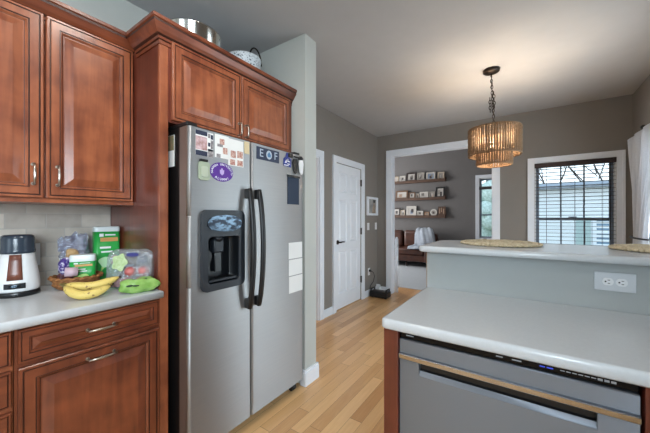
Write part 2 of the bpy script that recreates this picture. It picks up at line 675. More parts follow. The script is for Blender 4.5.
# half wall of the peninsula
mb = MB(); mb.box(-.428, XR, 1.574, 1.69, 0, 1.103)
struct(mb.build('wall_peninsula', pm('shaded_sage_wall_paint', (164, 169, 169), .8, bump=.03, bscale=(140, 140, 140))))  # sage wall paint with the shade of this face mixed into the colour
mb = MB(); mb.box(-.4315, -.428, 1.574, 1.69, 0, 1.103)
struct(mb.build('end_strip', pm('tan_end_strip', (150, 122, 96), .6)))  # thin tan strip over the end face of the half wall
# backsplash
mb = MB(); mb.box(XL, XL + .008, -.6, .748, .915, 1.36)
struct(mb.build('wall_backsplash', M['tile']))


# trim
def casing(name, T, w, h, cw=.082, t=.018, bottom=False):
    """flat stepped casing around an opening w x h; T at the opening's lower corner"""
    mb = MB(T)
    for k, (cw_, t_) in enumerate(((cw, t), (cw * .35, t + .006))):
        o = cw if k == 0 else cw
        if k == 0:
            mb.box(-cw, 0, 0, h + cw, 0, t)
            mb.box(w, w + cw, 0, h + cw, 0, t)
            mb.box(0, w, h, h + cw, 0, t)
        else:
            mb.box(-cw, -cw + cw_, 0, h + cw, t, t_)
            mb.box(w + cw - cw_, w + cw, 0, h + cw, t, t_)
            mb.box(-cw + cw_, w + cw - cw_, h + cw - cw_, h + cw, t, t_)
    if bottom:
        mb.box(-cw, w + cw, -cw, 0, 0, t)
    return struct(mb.build(name, M['white_trim']))


casing('trim_1', facex(XL, D0, 0), D1 - D0, HEAD)
casing('trim_2', facex(XL, H0, 0), H1 - H0, HEAD)
casing('trim_3', facey(O0, YF, 0), O1 - O0, OH, .088)
casing('trim_4', facey(W0, YF, WZ0), W1 - W0, WZ1 - WZ0, .07, bottom=True)
casing('trim_5', facey(V0, YL, VZ0), V1 - V0, VZ1 - VZ0, .08, bottom=True)
# jamb liners
mb = MB()
mb.box(O0, O0 + .012, YF, YF + WT, 0, OH)
mb.box(O1 - .012, O1, YF, YF + WT, 0, OH)
mb.box(O0 + .012, O1 - .012, YF, YF + WT, OH - .012, OH)
struct(mb.build('trim_7', M['white_trim']))
mb = MB()
mb.box(XL - WT, XL, H1 - .012, H1, 0, HEAD)
mb.box(XL - WT, XL, H0, H0 + .012, 0, HEAD)
mb.box(XL - WT, XL, H0 + .012, H1 - .012, HEAD - .012, HEAD)
struct(mb.build('trim_8', M['white_trim']))


def base(name, pts, h=.1, t=.016):
    """baseboard boxes: list of (x0,x1,y0,y1)"""
    mb = MB()
    for x0, x1, y0, y1, d in pts:
        mb.box(x0, x1, y0, y1, 0, h - .018)
        # narrower top bead
        q = .006
        mb.box(x0, x1 - (q if d == 'x' else 0), y0 + (q if d == 'y' else 0), y1 - (q if d == 'Y' else 0), h - .018, h)
    return struct(mb.build(name, M['white_trim']))


base('baseboard_left', [(XL, XL + .016, 1.92, H0 - .082, 'x'), (XL, XL + .016, H1 + .082, D0 - .082, 'x'), (XL, XL + .016, D1 + .082, YF, 'x')])
base('baseboard_far', [(XL + .016, O0 - .088, YF - .016, YF, 'y'), (O1 + .088, XR, YF - .016, YF, 'y')])
base('baseboard_partition', [(-1.387, -1.369, 1.741, 1.916, 'x'), (-1.42, -1.387, 1.741, 1.757, 'y'), (-2.1, -1.387, 1.90, 1.916, 'Y')], .118)
base('baseboard_living', [(-5, -.24, YL - .016, YL, 'y')])


# ---------------------------------------------------------------- six panel door
def paneled_door(name, T, w, h, parent=None):
    mb = MB(T)
    t = .035
    st, mid = .105, .1
    pw = (w - 2 * st - mid) / 2
    xs = [0, st, st + pw, st + pw + mid, w - st, w]
    zs = [0, .20, .80, .92, 1.52, 1.62, h - .115, h]
    for i in range(5):
        for k in range(7):
            x0, x1, z0, z1 = xs[i], xs[i + 1], zs[k], zs[k + 1]
            if i in (1, 3) and k in (1, 3, 5):
                mb.loops(x1 - x0, z1 - z0, [(0, t), (.010, t - .015), (.022, t - .015), (.045, t - .003)], a0=x0, b0=z0)
            else:
                mb.f([mb.v((x0, z0, t)), mb.v((x1, z0, t)), mb.v((x1, z1, t)), mb.v((x0, z1, t))])
    P = [mb.v((x, z, n)) for n in (0, t) for x, z in ((0, 0), (w, 0), (w, h), (0, h))]
    mb.f([P[0], P[3], P[2], P[1]])
    for i in range(4):
        j = (i + 1) % 4
        mb.f([P[i], P[j], P[4 + j], P[4 + i]])
    return mb.build(name, M['white_trim'], parent, weld=True)


dr = struct(paneled_door('door_1', facex(XL - .045, D0 + .004, .012), D1 - D0 - .008, HEAD - .018))
mb = MB()
mb.T = facex(XL - .01, D0 + .065, .94)
mb.T = mb.T @ Matrix.Rotation(0, 4, 'X')
mb.tube([(0, 0, 0), (0, 0, .012)], .03, 16)
mb.tube([(0, 0, .012), (0, 0, .045)], .011, 12)
mb.tube([(0, 0, .045), (.03, .002, .05), (.07, .004, .05), (.115, 0, .048)], [.011, .011, .01, .008], 10)
mb.build('door_handle', M['bronze'], dr)
for z in (.32, 1.07, 1.82):
    mb = MB(); mb.box(XL - .012, XL + .006, D1 - .012, D1 + .006, z - .05, z + .05)
    mb.tube([(XL + .008, D1 - .002, z - .052), (XL + .008, D1 - .002, z + .052)], .007, 8)
    mb.build('hinge', M['bronze'], dr)


# ---------------------------------------------------------------- windows
def double_hung(name, T, w, h, cols, depth=.08):
    """T: lower corner on the wall's inner face, n towards the room"""
    mb = MB(T)
    fw = .02
    mb.box(0, fw, 0, h, -.1, -.005); mb.box(w - fw, w, 0, h, -.1, -.005)
    mb.box(fw, w - fw, 0, fw, -.1, -.005); mb.box(fw, w - fw, h - fw, h, -.1, -.005)
    fr = struct(mb.build(name, flat('window_frame_paint', (205, 207, 210), .4)))
    rail = h * .39
    for k, (z0, z1, n0) in enumerate(((fw, rail + .018, -.055), (rail - .018, h - fw, -.085))):
        mb = MB(T)
        s = .034
        mb.box(fw, fw + s, z0, z1, n0, n0 + .028)
        mb.box(w - fw - s, w - fw, z0, z1, n0, n0 + .028)
        mb.box(fw + s, w - fw - s, z0, z0 + s, n0, n0 + .028)
        mb.box(fw + s, w - fw - s, z1 - s, z1, n0, n0 + .028)
        iw = w - 2 * fw - 2 * s
        for c in range(1, cols):
            x = fw + s + iw * c / cols
            mb.box(x - .008, x + .008, z0 + s, z1 - s, n0 + .008, n0 + .02)
        sash = mb.build('sash', flat('grey_sash_paint', (112, 122, 136), .45), fr)
        mb = MB(T)
        mb.box(fw + s, w - fw - s, z0 + s, z1 - s, n0 + .011, n0 + .015)
        mb.build('glass', M['glass'], sash)
    mb = MB(T); mb.box(w / 2 - .04, w / 2 + .04, rail + .018, rail + .032, -.05, -.03, bev=.004)
    mb.build('sash_lock', flat('grey_sash_paint', (112, 122, 136)), fr)
    return fr


double_hung('window_1', facey(W0, YF, WZ0), W1 - W0, WZ1 - WZ0, 3)
double_hung('window_2', facey(V0, YL, VZ0), V1 - V0, VZ1 - VZ0, 2)

double_hung('window_3', frame((XR, -.4, 1.1), (0, -1, 0), (0, 0, 1), (-1, 0, 0)), 1.5, 1.02, 1)
double_hung('window_4', frame((.1, -2.6, 1.0), (-1, 0, 0), (0, 0, 1), (0, 1, 0)), 1.3, 1.15, 1)
# sliding glass door behind the curtain
T = frame((XR, 4.0, 0), (0, -1, 0), (0, 0, 1), (-1, 0, 0))
mb = MB(T)
mb.box(0, .04, 0, 2.1, -.1, -.01); mb.box(1.56, 1.6, 0, 2.1, -.1, -.01); mb.box(.04, 1.56, 2.06, 2.1, -.1, -.01); mb.box(.04, 1.56, 0, .03, -.1, -.01)
sd = struct(mb.build('door_2', M['white_trim']))
for a, b, n0 in ((.04, .83, -.05), (.77, 1.56, -.09)):
    mb = MB(T)
    mb.box(a, a + .06, .03, 2.06, n0, n0 + .03); mb.box(b - .06, b, .03, 2.06, n0, n0 + .03)
    mb.box(a + .06, b - .06, .03, .12, n0, n0 + .03); mb.box(a + .06, b - .06, 1.99, 2.06, n0, n0 + .03)
    p_ = mb.build('sash', M['white_trim'], sd)
    mb = MB(T); mb.box(a + .06, b - .06, .12, 1.99, n0 + .012, n0 + .017)
    mb.build('glass', M['glass'], p_)
casing('trim_9', T, 1.6, 2.1)

# ================================================================== cabinets
DP = [(0, 0), (0, .017), (.003, .02), (.011, .02), (.0125, .0165), (.0160, .0165), (.0175, .02), (.046, .02), (.0475, .0165), (.0505, .0165), (.053, .0165), (.060, .009), (.0622, .0085), (.066, .0085), (.098, .0185), (.1, .0185)]
DM = [0, 0, 0, 1, 1, 0, 0, 1, 1, 0, 0, 1, 0, 0, 0]
WOODV = [M['cherry'], M['glaze']]
WOODH = [M['cherry_h'], M['glaze']]
M['cherry_shaded'] = wood('shaded_cherry_wood', (88, 41, 24), (132, 68, 40), (30, 30, 2.6))  # same cherry, darkened to put the shade below the counter into the colour


def front(name, T, w, h, parent, mats=None, narrow=False):
    mb = MB(T)
    prof = DP
    if narrow:
        prof = [(a * .62, d) for a, d in DP]
    mb.loops(w, h, prof, DM)
    return mb.build(name, mats or WOODV, parent)


def pull(T, L, parent, vertical):
    """slim arched bar pull"""
    mb = MB(T)
    def P(s, n):
        return (0, s, n) if vertical else (s, 0, n)
    h = L / 2
    mb.tube([P(-h, 0), P(-h, .022), P(-h + .004, .028)], [.0045, .0045, .004], 8)
    mb.tube([P(h, 0), P(h, .022), P(h - .004, .028)], [.0045, .0045, .004], 8)
    mb.tube([P(-h - .004, .026), P(-h * .5, .031), P(0, .033), P(h * .5, .031), P(h + .004, .026)], [.004, .005, .0058, .005, .004], 8)
    for s in (-h, h):
        mb.tube([P(s, 0), P(s, .003)], .008, 10)
    return mb.build('handle', M['nickel'], parent)


CROWN = [(0, 0), (.004, 0), (.004, .018), (.010, .022), (.012, .034), (.022, .042), (.034, .056), (.046, .074), (.050, .08), (.050, .092), (.056, .096), (.056, .112), (0, .112)]


def crown(name, corners, z0, parent):
    """mitred crown along a path of (x, y, nx, ny): offset direction scaled for mitres"""
    mb = MB()
    rows = []
    for x, y, nx, ny in corners:
        rows.append([mb.v((x + nx * p, y + ny * p, z0 + q)) for p, q in CROWN])
    mats = [0, 0, 1, 0, 1, 0, 0, 0, 1, 0, 0, 0, 0]
    for a, b in zip(rows, rows[1:]):
        for i in range(len(CROWN)):
            j = (i + 1) % len(CROWN)
            mb.f([a[i], a[j], b[j], b[i]], mats[i])
    mb.f(rows[0]); mb.f(rows[-1][::-1])
    return mb.build(name, [M['cherry_h'], M['glaze']], parent)


# ---- wall cabinet
XU = -1.82
uc = thing('wall_cabinet', (-1.97, .38, 1.352), 'cherry wall cabinet with two raised panel doors above the tiled backsplash', 'cabinet')
mb = MB(); mb.box(XL, XU, .012, .748, 1.36, 2.245); mb.box(XL, XU + .012, .012, .748, 1.345, 1.36)
mb.build('body', M['cherry'], uc)
d = front('door', facex(XU, .016, 1.366), .362, .834, uc)
pull(facex(XU + .02, .342, 1.47), .085, d, True)
d = front('door', facex(XU, .386, 1.366), .358, .834, uc)
pull(facex(XU + .02, .424, 1.47), .085, d, True)
crown('crown_molding', [(XU, .012, 1, 0), (XU, .749, 1, 0)], 2.157, uc)
# ---- refrigerator surround
XP = -1.522
rc = thing('refrigerator_cabinet', (-1.83, 1.25, 0), 'tall cherry cabinet enclosing the refrigerator, with two small doors above it', 'cabinet')
mb = MB(); mb.box(XL + .008, XP - .019, .751, .790, 0, 2.20)
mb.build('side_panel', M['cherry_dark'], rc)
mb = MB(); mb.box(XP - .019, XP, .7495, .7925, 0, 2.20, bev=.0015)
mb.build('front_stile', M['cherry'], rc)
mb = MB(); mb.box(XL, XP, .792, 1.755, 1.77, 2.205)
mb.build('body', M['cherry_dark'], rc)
d = front('door', facex(XP, .806, 1.782), .442, .405, rc)
pull(facex(XP + .02, 1.226, 1.835), .075, d, True)
d = front('door', facex(XP, 1.254, 1.782), .468, .405, rc)
pull(facex(XP + .02, 1.280, 1.835), .075, d, True)
crown('crown_molding', [(-1.765, .749, 0, -1), (XP, .749, 1, -1), (XP, 1.756, 1, 0)], 2.155, rc)
mb = MB(); mb.box(XL, XP, .751, 1.733, 2.206, 2.212)
mb.build('top_board', M['cherry_dark'], rc)

# ---- base cabinets
XB = -1.532
bc = thing('base_cabinet', (-1.83, .495, 0), 'cherry base cabinet with one drawer over one wide door', 'cabinet')
mb = MB(); mb.box(XL + .01, XB, .241, .749, .10, .878); mb.box(XL + .01, XB - .07, .241, .749, 0, .10)
mb.build('body', M['cherry_shaded'], bc)
dw = front('drawer', facex(XB, .249, .745), .496, .122, bc, WOODH, True)
pull(facex(XB + .02, .500, .806), .095, dw, False)
d = front('door', facex(XB, .249, .115), .496, .612, bc, [M['cherry_shaded'], M['glaze']])
pull(facex(XB + .02, .500, .685), .095, d, False)
ds = thing('drawer_cabinet', (-1.83, -.02, 0), 'cherry drawer stack at the left photo edge, beside the base cabinet with the wide door', 'cabinet')
mb = MB(); mb.box(XL + .01, XB, -.28, .239, .10, .878); mb.box(XL + .01, XB - .07, -.28, .239, 0, .10)
mb.build('body', M['cherry'], ds)
for z0, z1 in ((.745, .867), (.598, .727), (.44, .58), (.115, .422)):
    dw = front('drawer', facex(XB, -.272, z0), .504, z1 - z0, ds, WOODH, True)
    pull(facex(XB + .02, -.02, (z0 + z1) / 2), .095, dw, False)


def slab(mb, pts, z0, z1, r=.006):
    """polygon slab with softened top edge; pts ccw"""
    n = len(pts)
    P = [Vector((p[0], p[1])) for p in pts]
    def inset(d):
        out = []
        for i in range(n):
            a, b, c = P[i - 1], P[i], P[(i + 1) % n]
            e1 = (b - a).normalized(); e2 = (c - b).normalized()
            n1 = Vector((-e1.y, e1.x)); n2 = Vector((-e2.y, e2.x))
            k = (n1 + n2)
            k = k / max(.2, k.dot(n1))
            out.append(b + k * d)
        return out
    prof = [(r * .6, z0), (0, z0 + r * .6), (0, z1 - r), (r * .3, z1 - r * .3), (r, z1)]
    rings = []
    for dd, z in prof:
        rings.append([mb.v((q.x, q.y, z)) for q in inset(dd)])
    for a, b in zip(rings, rings[1:]):
        for i in range(n):
            j = (i + 1) % n
            mb.f([a[i], a[j], b[j], b[i]], None, True)
    mb.f(rings[0][::-1], None, False)
    mb.f(rings[-1], None, False)


def arc(cx, cy, r, a0, a1, n=6):
    return [(cx + r * math.cos(math.radians(a0 + (a1 - a0) * i / n)), cy + r * math.sin(math.radians(a0 + (a1 - a0) * i / n))) for i in range(n + 1)]


mb = MB(); slab(mb, [(XL + .008, -.6), (-1.478, -.6), (-1.478, .748), (XL + .008, .748)], .880, .916, .008)
tag(mb.build('countertop', M['quartz']), 'white stone countertop below the tiled backsplash', 'countertop')

# ================================================================== refrigerator
fr = thing('refrigerator', (-1.76, 1.265, 0), 'stainless side by side refrigerator with black handles and ice dispenser', 'refrigerator')
FX = -1.375
mb = MB(); mb.box(-2.10, -1.462, .822, 1.712, .03, 1.74)
mb.build('body', M['fridge_side'], fr)
mb = MB(); mb.box(-1.462, -1.44, .83, 1.705, .035, .085)
for i in range(22):
    mb.box(-1.44, -1.436, .85 + i * .038, .875 + i * .038, .045, .075)
mb.build('base_grille', M['black'], fr)


def dsec(y0, y1, r0, r1):
    """rounded door section (x, y) from y0 to y1"""
    xb, xf = -1.455, FX
    pts = [(xb, y0)]
    pts += [(xf - .022 + .022 * math.sin(a), y0 + .014 - .014 * math.cos(a)) for a in [i * PI / 12 for i in range(7)]] if r0 else [(xf, y0)]
    pts += [(xf - .012 + .012 * math.cos(a), y1 - .008 + .008 * math.sin(a)) for a in [i * PI / 12 for i in range(7)]] if r1 else [(xf, y1)]
    pts += [(xb, y1)]
    return pts


DZ0, DZ1 = .075, 1.735
dl = None
Y0, YM0, YM1, Y1 = .815, 1.212, 1.219, 1.717
mb = MB()
hy0, hy1, hz0, hz1 = .905, 1.125, .925, 1.285
for sec, a, b in ((dsec(Y0, YM0, 1, 1), DZ0, hz0), (dsec(Y0, YM0, 1, 1), hz1, DZ1), (dsec(Y0, hy0, 1, 0), hz0, hz1), (dsec(hy1, YM0, 0, 1), hz0, hz1)):
    mb.prism(sec, 'z', a, b, 0, True)
for fa in mb.bm.faces:
    fa.normal_update()
    if fa.normal.y < -.9 or (fa.calc_center_median().x < -1.41):
        fa.material_index = 1
for fa in mb.bm.faces:
    if abs(fa.normal.x) > .98 or fa.calc_area() > .02:
        fa.smooth = False
dl = mb.build('door', [M['steel'], M['steel_edge']], fr)
mb = MB(); mb.prism(dsec(Y1 - .498, Y1, 1, 1), 'z', DZ0, DZ1, 0, True)
for fa in mb.bm.faces:
    if fa.calc_area() > .02:
        fa.smooth = False
drr = mb.build('door', [M['steel'], M['steel_edge']], fr)


def fridge_handle(y, parent):
    mb = MB()
    path, rad = [], []
    n = 22
    for i in range(n + 1):
        s = i / n
        z = .742 + (1.447 - .742) * s
        bow = .030 + .036 * math.sin(PI * s) ** .8
        path.append((FX + bow, y, z))
        rad.append(.0175 if 1 < i < n - 1 else .0155)
    mb.tube(path, rad, 12, flat=(1, .75))
    mb.box(FX - .001, FX + .032, y - .015, y + .015, .742, .80, bev=.006)
    mb.box(FX - .001, FX + .032, y - .015, y + .015, 1.39, 1.448, bev=.006)
    mb.build('handle', M['black'], parent)


fridge_handle(1.178, dl)
fridge_handle(1.253, drr)
# dispenser
dp = MB(facex(FX - .002, .878, .893))
W_, H_ = .275, .42


def rrect(w, h, r, n=5, top=0.0):
    p = arc(w - r, r, r, -90, 0, n) + arc(w - r, h - r, r, 0, 90, n) + arc(r, h - r, r, 90, 180, n) + arc(r, r, r, 180, 270, n)
    if top:
        q = []
        for a, b in p:
            k = 1 - ((a - w / 2) / (w / 2)) ** 2
            if b > h / 2:
                b += top * k
            else:
                b -= top * .7 * k
            q.append((a, b))
        return q
    return p


def ring(mb, outer, inner, n0, n1, mi=0):
    """frame between two outlines of equal length, from depth n0 (back) to n1 (front)"""
    k = len(outer)
    A = [mb.v((x, y, n0)) for x, y in outer]; B = [mb.v((x, y, n1)) for x, y in outer]
    ix = [(x, y) for x, y in inner]
    C_ = [mb.v((x, y, n1)) for x, y in ix]; D = [mb.v((x, y, n0)) for x, y in ix]
    for i in range(k):
        j = (i + 1) % k
        mb.f([A[i], A[j], B[j], B[i]], mi, True)
        mb.f([B[i], B[j], C_[j], C_[i]], mi, False)
        mb.f([C_[i], C_[j], D[j], D[i]], mi, True)
    return D


outer = [(a, b) for a, b in rrect(W_, H_, .03, 6, .012)]
inner = [(.035 + a * (W_ - .07) / W_, .035 + b * (H_ - .175) / H_) for a, b in rrect(W_, H_, .03, 6, .012)]
ring(dp, outer, inner, 0, .02)
# recess walls and back
D = [dp.v((x, y, 0)) for x, y in inner]
E_ = [dp.v((x * .92 + W_ * .04, y * .96 + .01, -.07)) for x, y in inner]
for i in range(len(D)):
    j = (i + 1) % len(D)
    dp.f([D[i], D[j], E_[j], E_[i]], 1, True)
dp.f(E_, 1)
dsp = dp.build('dispenser', [M['slate'], M['slate_dark']], fr)
mb = MB(facex(FX + .017, .878, .893))
disp = [(.03, .34), (.05, .322), (.09, .312), (.14, .309), (.19, .312), (.23, .322), (.248, .34), (.247, .365), (.225, .385), (.19, .395), (.14, .399), (.09, .395), (.05, .385), (.031, .365)]
mb.prism(disp, 'z', 0, .006)
mb.build('control_panel', M['display'], dsp)
mb = MB(facex(FX, .878, .893))
mb.box(.10, .165, .19, .265, -.068, -.025, bev=.008)
mb.tube([(.13, .26, -.04), (.13, .285, -.03)], .024, 12)
mb.build('spout', M['slate'], dsp)
mb = MB(facex(FX, .878, .893))
mb.prism([(.055 + .026 * math.cos(a), .175 + .036 * math.sin(a)) for a in [2 * PI * i / 20 for i in range(20)]], 'z', -.035, -.018)
mb.box(.12, .165, .08, .2, -.06, -.05, bev=.004)
mb.build('paddle', M['slate_dark'], dsp)
mb = MB(facex(FX, .878, .893))
mb.prism([(.045, .0), (.23, .0), (.228, .012), (.14, .02), (.047, .012)], 'z', 0, 0.001)
mb.box(.05, .225, .042, .052, -.062, .005)
for i in range(12):
    mb.box(.056 + i * .0138, .063 + i * .0138, .052, .055, -.058, .002, 1)
mb.build('drip_tray', [M['slate'], M['black_gloss']], dsp)
for y in (.85, 1.68):
    mb = MB(); mb.box(-1.60, -1.40, y - .03, y + .03, 1.7405, 1.762, bev=.006)
    mb.build('hinge_cover', M['black'], fr)
for y in (.87, 1.66):
    mb = MB(); mb.tube([(-1.43, y - .02, .022), (-1.43, y + .02, .022)], .022, 14)
    mb.build('wheel', M['black'], fr)


# ---- things on the refrigerator door
def text_mesh(body, size, T, mb, mi=0, align='CENTER', ext=.0006):
    cu = bpy.data.curves.new('lettering', 'FONT')
    cu.body = body
    cu.size = size
    cu.align_x = align
    cu.align_y = 'CENTER'
    cu.extrude = ext
    cu.resolution_u = 2
    ob = bpy.data.objects.new('lettering', cu)
    COL.objects.link(ob)
    dg = bpy.context.evaluated_depsgraph_get()
    me = bpy.data.meshes.new_from_object(ob.evaluated_get(dg))
    vs_ = [mb.bm.verts.new(T @ v.co) for v in me.vertices]
    for p in me.polygons:
        try:
            fa = mb.bm.faces.new([vs_[i] for i in p.vertices])
            fa.material_index = mi
        except ValueError:
            pass
    bpy.data.objects.remove(ob)
    bpy.data.curves.remove(cu)
    bpy.data.meshes.remove(me)


def sheet(name, y0, y1, z0, z1, mat, label, cat, group=None, t=.0015, x=FX):
    mb = MB(facex(x + .0005, y0, z0)); mb.box(0, y1 - y0, 0, z1 - z0, 0, t)
    return tag(mb.build(name, mat), label, cat, group)


def patch(name, parent, y0, z0, rects, mats, x, n=.0008):
    """printed patches on a sheet: rects (a0,a1,b0,b1,mi)"""
    mb = MB(facex(x, y0, z0))
    for a0, a1, b0, b1, mi in rects:
        mb.box(a0, a1, b0, b1, 0, n, mi)
    return mb.build(name, mats, parent)


navy = flat('navy_print', (40, 46, 68), .5)
pinkp = flat('pale_pink_print', (214, 186, 190), .6, c2=(150, 110, 104), scale=(60, 60, 40))
redp = flat('red_brown_print', (150, 70, 58), .6, c2=(214, 190, 176), scale=(110, 110, 90))
greyp = flat('grey_photo_print', (170, 165, 165), .6, c2=(84, 78, 84), scale=(70, 70, 60))
c = sheet('photo_card', .852, .953, 1.595, 1.722, M['paper'], 'navy and white photo collage card at the top corner of the refrigerator door', 'card')
patch('print', c, .852, 1.595, [(0, .066, .105, .127, 0), (0, .064, .03, .098, 1), (0, .066, 0, .026, 0), (.07, .083, .1, .122, 2), (.086, .099, .095, .119, 0), (.07, .083, .055, .075, 0), (.086, .1, .045, .09, 2), (.068, .1, 0, .04, 2), (.07, .098, .032, .042, 0)], [navy, pinkp, greyp], FX + .002)
c = sheet('photo_sheet', .963, 1.052, 1.602, 1.727, M['paper'], 'white photo sheet with small red prints, beside the navy and white collage card', 'photo')
patch('print', c, .963, 1.602, [(.03, .06, .075, .105, 0), (.05, .08, .025, .06, 0), (.01, .035, .0, .02, 1), (.015, .05, .06, .075, 1)], [redp, greyp], FX + .002)
c = sheet('photo_sheet', 1.05, 1.155, 1.572, 1.722, M['paper'], 'taller white photo sheet with three red prints, second sheet from the navy collage', 'photo')
patch('print', c, 1.05, 1.572, [(.015, .05, .045, .085, 0), (.06, .1, .05, .09, 0), (.01, .045, .004, .035, 0), (.06, .1, .004, .036, 0)], [redp], FX + .002)
mb = MB(facex(FX + .0005, 1.162, 1.657)); mb.box(0, .038, 0, .072, 0, .003, bev=.001)
tag(mb.build('tag_magnet', flat('cream_card', (206, 188, 150), .6)), 'small cream tag magnet at the edge of the refrigerator door gap', 'magnet')
# grey green clip note pad
cm = thing('clip_magnet', (FX, .897, 1.475), 'pale green plastic clip magnet left of the purple oval', 'magnet')
mb = MB(facex(FX + .0005, .867, 1.47)); mb.prism(rrect(.062, .095, .014), 'z', 0, .008)
mb.build('body', flat('sage_plastic', (158, 168, 146), .45), cm)
mb = MB(facex(FX + .0088, .879, 1.487)); mb.prism(rrect(.038, .055, .01), 'z', 0, .003)
mb.build('face', flat('sage_plastic_face', (176, 184, 164), .5), cm)
mb = MB(facex(FX + .0005, .872, 1.558)); mb.box(0, .045, .008, .02, 0, .012, bev=.003)
mb.build('clip', M['black'], cm)
# purple oval
ov = thing('oval_magnet', (FX, 1.006, 1.48), 'purple oval magnet with white lettering around its edge', 'magnet')
mb = MB(facex(FX + .0005, 1.007, 1.526))
mb.prism([(.074 * math.cos(a), .052 * math.sin(a)) for a in [2 * PI * i / 40 for i in range(40)]], 'z', 0, .002)
mb.build('disc', flat('purple_print', (84, 34, 142), .45, c2=(76, 28, 130)), ov)
mb = MB()
base_T = facex(FX + .0032, 1.007, 1.526)
def arc_text(s, a0, a1, size, inward):
    for i, ch in enumerate(s):
        if ch == ' ':
            continue
        a = math.radians(a0 + (a1 - a0) * i / (len(s) - 1))
        x, y = .0625 * math.cos(a), .0405 * math.sin(a)
        tx, ty = -.0625 * math.sin(a), .0405 * math.cos(a)
        ang = math.atan2(ty, tx) + (PI if not inward else 0)
        text_mesh(ch, size, base_T @ Matrix.Translation((x, y, 0)) @ Matrix.Rotation(ang, 4, 'Z'), mb)
arc_text('NIAGARA UNIVERSITY', 190, -10, .0165, False)
arc_text('ALUMNI', 232, 308, .0185, True)
mb.build('lettering', M['white_ink'], ov)
mb = MB(facex(FX + .0026, 1.007, 1.526))
mb.prism([(-.012, -.008), (0, -.018), (.012, -.008), (.014, .012), (.006, .01), (.004, .02), (-.004, .02), (-.006, .01), (-.014, .012)], 'z', 0, .0008)
mb.build('crest', flat('lilac_print', (186, 164, 214), .5), ov)
# banner
bn = thing('banner_magnet', (FX, 1.33, 1.655), 'navy strip magnet with white letters and disc on the narrow handle side of the wide door', 'magnet')
bn['label'] = 'navy strip magnet with pale letters and a blue disc, on the wider refrigerator door'
mb = MB(facex(FX + .0005, 1.258, 1.642)); mb.box(0, .2, 0, .078, 0, .002)
mb.build('strip', flat('navy_magnet', (36, 48, 74), .5), bn)
mb = MB()
text_mesh('E', .07, facex(FX + .0032, 1.297, 1.682), mb)
mb.build('letter', flat('pale_blue_print', (176, 190, 204), .5), bn)
mb = MB()
text_mesh('F', .07, facex(FX + .0032, 1.425, 1.682), mb)
mb.build('letter', flat('pale_blue_print', (176, 190, 204), .5), bn)
mb = MB(facex(FX + .0026, 1.364, 1.682))
mb.prism([(.025 * math.cos(a), .028 * math.sin(a)) for a in [2 * PI * i / 24 for i in range(24)]], 'z', 0, .0008)
mb.prism([(-.012, -.015), (.012, -.015), (.016, .0), (0, .02), (-.016, 0)], 'z', .0008, .0014, 1)
mb.build('disc', [flat('pale_blue_print', (176, 190, 204), .5), flat('mid_blue_print', (70, 118, 160), .5)], bn)
# blue figure magnet
bm_ = thing('figure_magnet', (FX, 1.54, 1.63), 'blue shaped magnet with white marks near the top edge of the wide door', 'magnet')
mb = MB(facex(FX + .0005, 1.50, 1.636)); mb.prism([(0, 0), (.075, -.006), (.078, .05), (.06, .06), (.055, .095), (.03, .09), (.025, .065), (.004, .05)], 'z', 0, .006)
mb.build('body', flat('royal_blue_print', (34, 58, 150), .4, c2=(28, 44, 110)), bm_)
mb = MB(facex(FX + .0065, 1.50, 1.636)); mb.prism([(.008, .02), (.028, .02), (.028, .045)], 'z', 0, .001); mb.box(.036, .062, .012, .018, 0, .001); mb.box(.036, .062, .03, .036, 0, .001); mb.box(.038, .044, .03, .05, 0, .001); mb.box(.0, .05, .002, .007, 0, .001)
mb.build('print', M['white_ink'], bm_)
mb = MB(facex(FX + .0005, 1.545, 1.70)); mb.box(0, .045, 0, .03, 0, .014, bev=.005)
tag(mb.build('magnet_clip', M['black']), 'small black magnetic clip just above the blue shaped magnet', 'clip')
hk = thing('hook_magnet', (FX, 1.63, 1.66), 'black magnetic hook rail carrying a dark and a white tag', 'hook')
mb = MB(); mb.tube([(FX + .012, 1.60, 1.712), (FX + .012, 1.70, 1.712)], .005, 8); mb.box(FX, FX + .012, 1.66, 1.70, 1.70, 1.724, bev=.003)
mb.build('rail', M['black'], hk)
for nm, y0, mt, dx in (('dark_tag', 1.592, M['black'], .004), ('white_tag', 1.650, M['white_plastic'], .012)):
    mb = MB(facex(FX + dx, y0, 1.59)); mb.prism([(.028, 0), (.044, .012), (.052, .08), (.045, .11), (.01, .106), (0, .08), (.012, .02)], 'z', 0, .006)
    mb.build(nm, mt, hk)
# dark blue board
bb = thing('memo_board', (FX, 1.62, 1.41), 'dark blue hanging memo pad with black rail on the wider refrigerator door', 'memo board')
mb = MB(facex(FX + .0005, 1.543, 1.372)); mb.box(0, .124, 0, .196, 0, .003); 
mb.build('pad', flat('deep_blue_sheet', (18, 38, 62), .6), bb)
mb = MB(facex(FX + .0038, 1.538, 1.563)); mb.box(0, .134, 0, .015, 0, .005)
mb.build('rail', M['black'], bb)
for k, (z0, z1) in enumerate(((.985, 1.100), (.866, .978), (.742, .859))):
    sheet('paper_note', 1.556 + .002 * k, 1.705 + .002 * k, z0, z1, M['paper'],
          ['blank white paper note, topmost of three in a column on the refrigerator', 'blank white paper note, middle of three in a column on the refrigerator', 'blank white paper note, lowest of three in a column on the refrigerator'][k], 'paper note', 'white notes on the refrigerator')
# photo on the fridge side
mb = MB(facey(-1.60, .8214, 1.545)); mb.box(0, .085, 0, .165, 0, .0015)
ph = tag(mb.build('photo_note', M['paper']), 'photo with a white lower half taped on the black side of the refrigerator', 'photo')
mb = MB(facey(-1.598, .8199, 1.63)); mb.box(0, .081, 0, .078, 0, .0008)
mb.build('print', flat('green_photo', (92, 104, 76), .6, c2=(150, 120, 90), scale=(40, 40, 40)), ph)

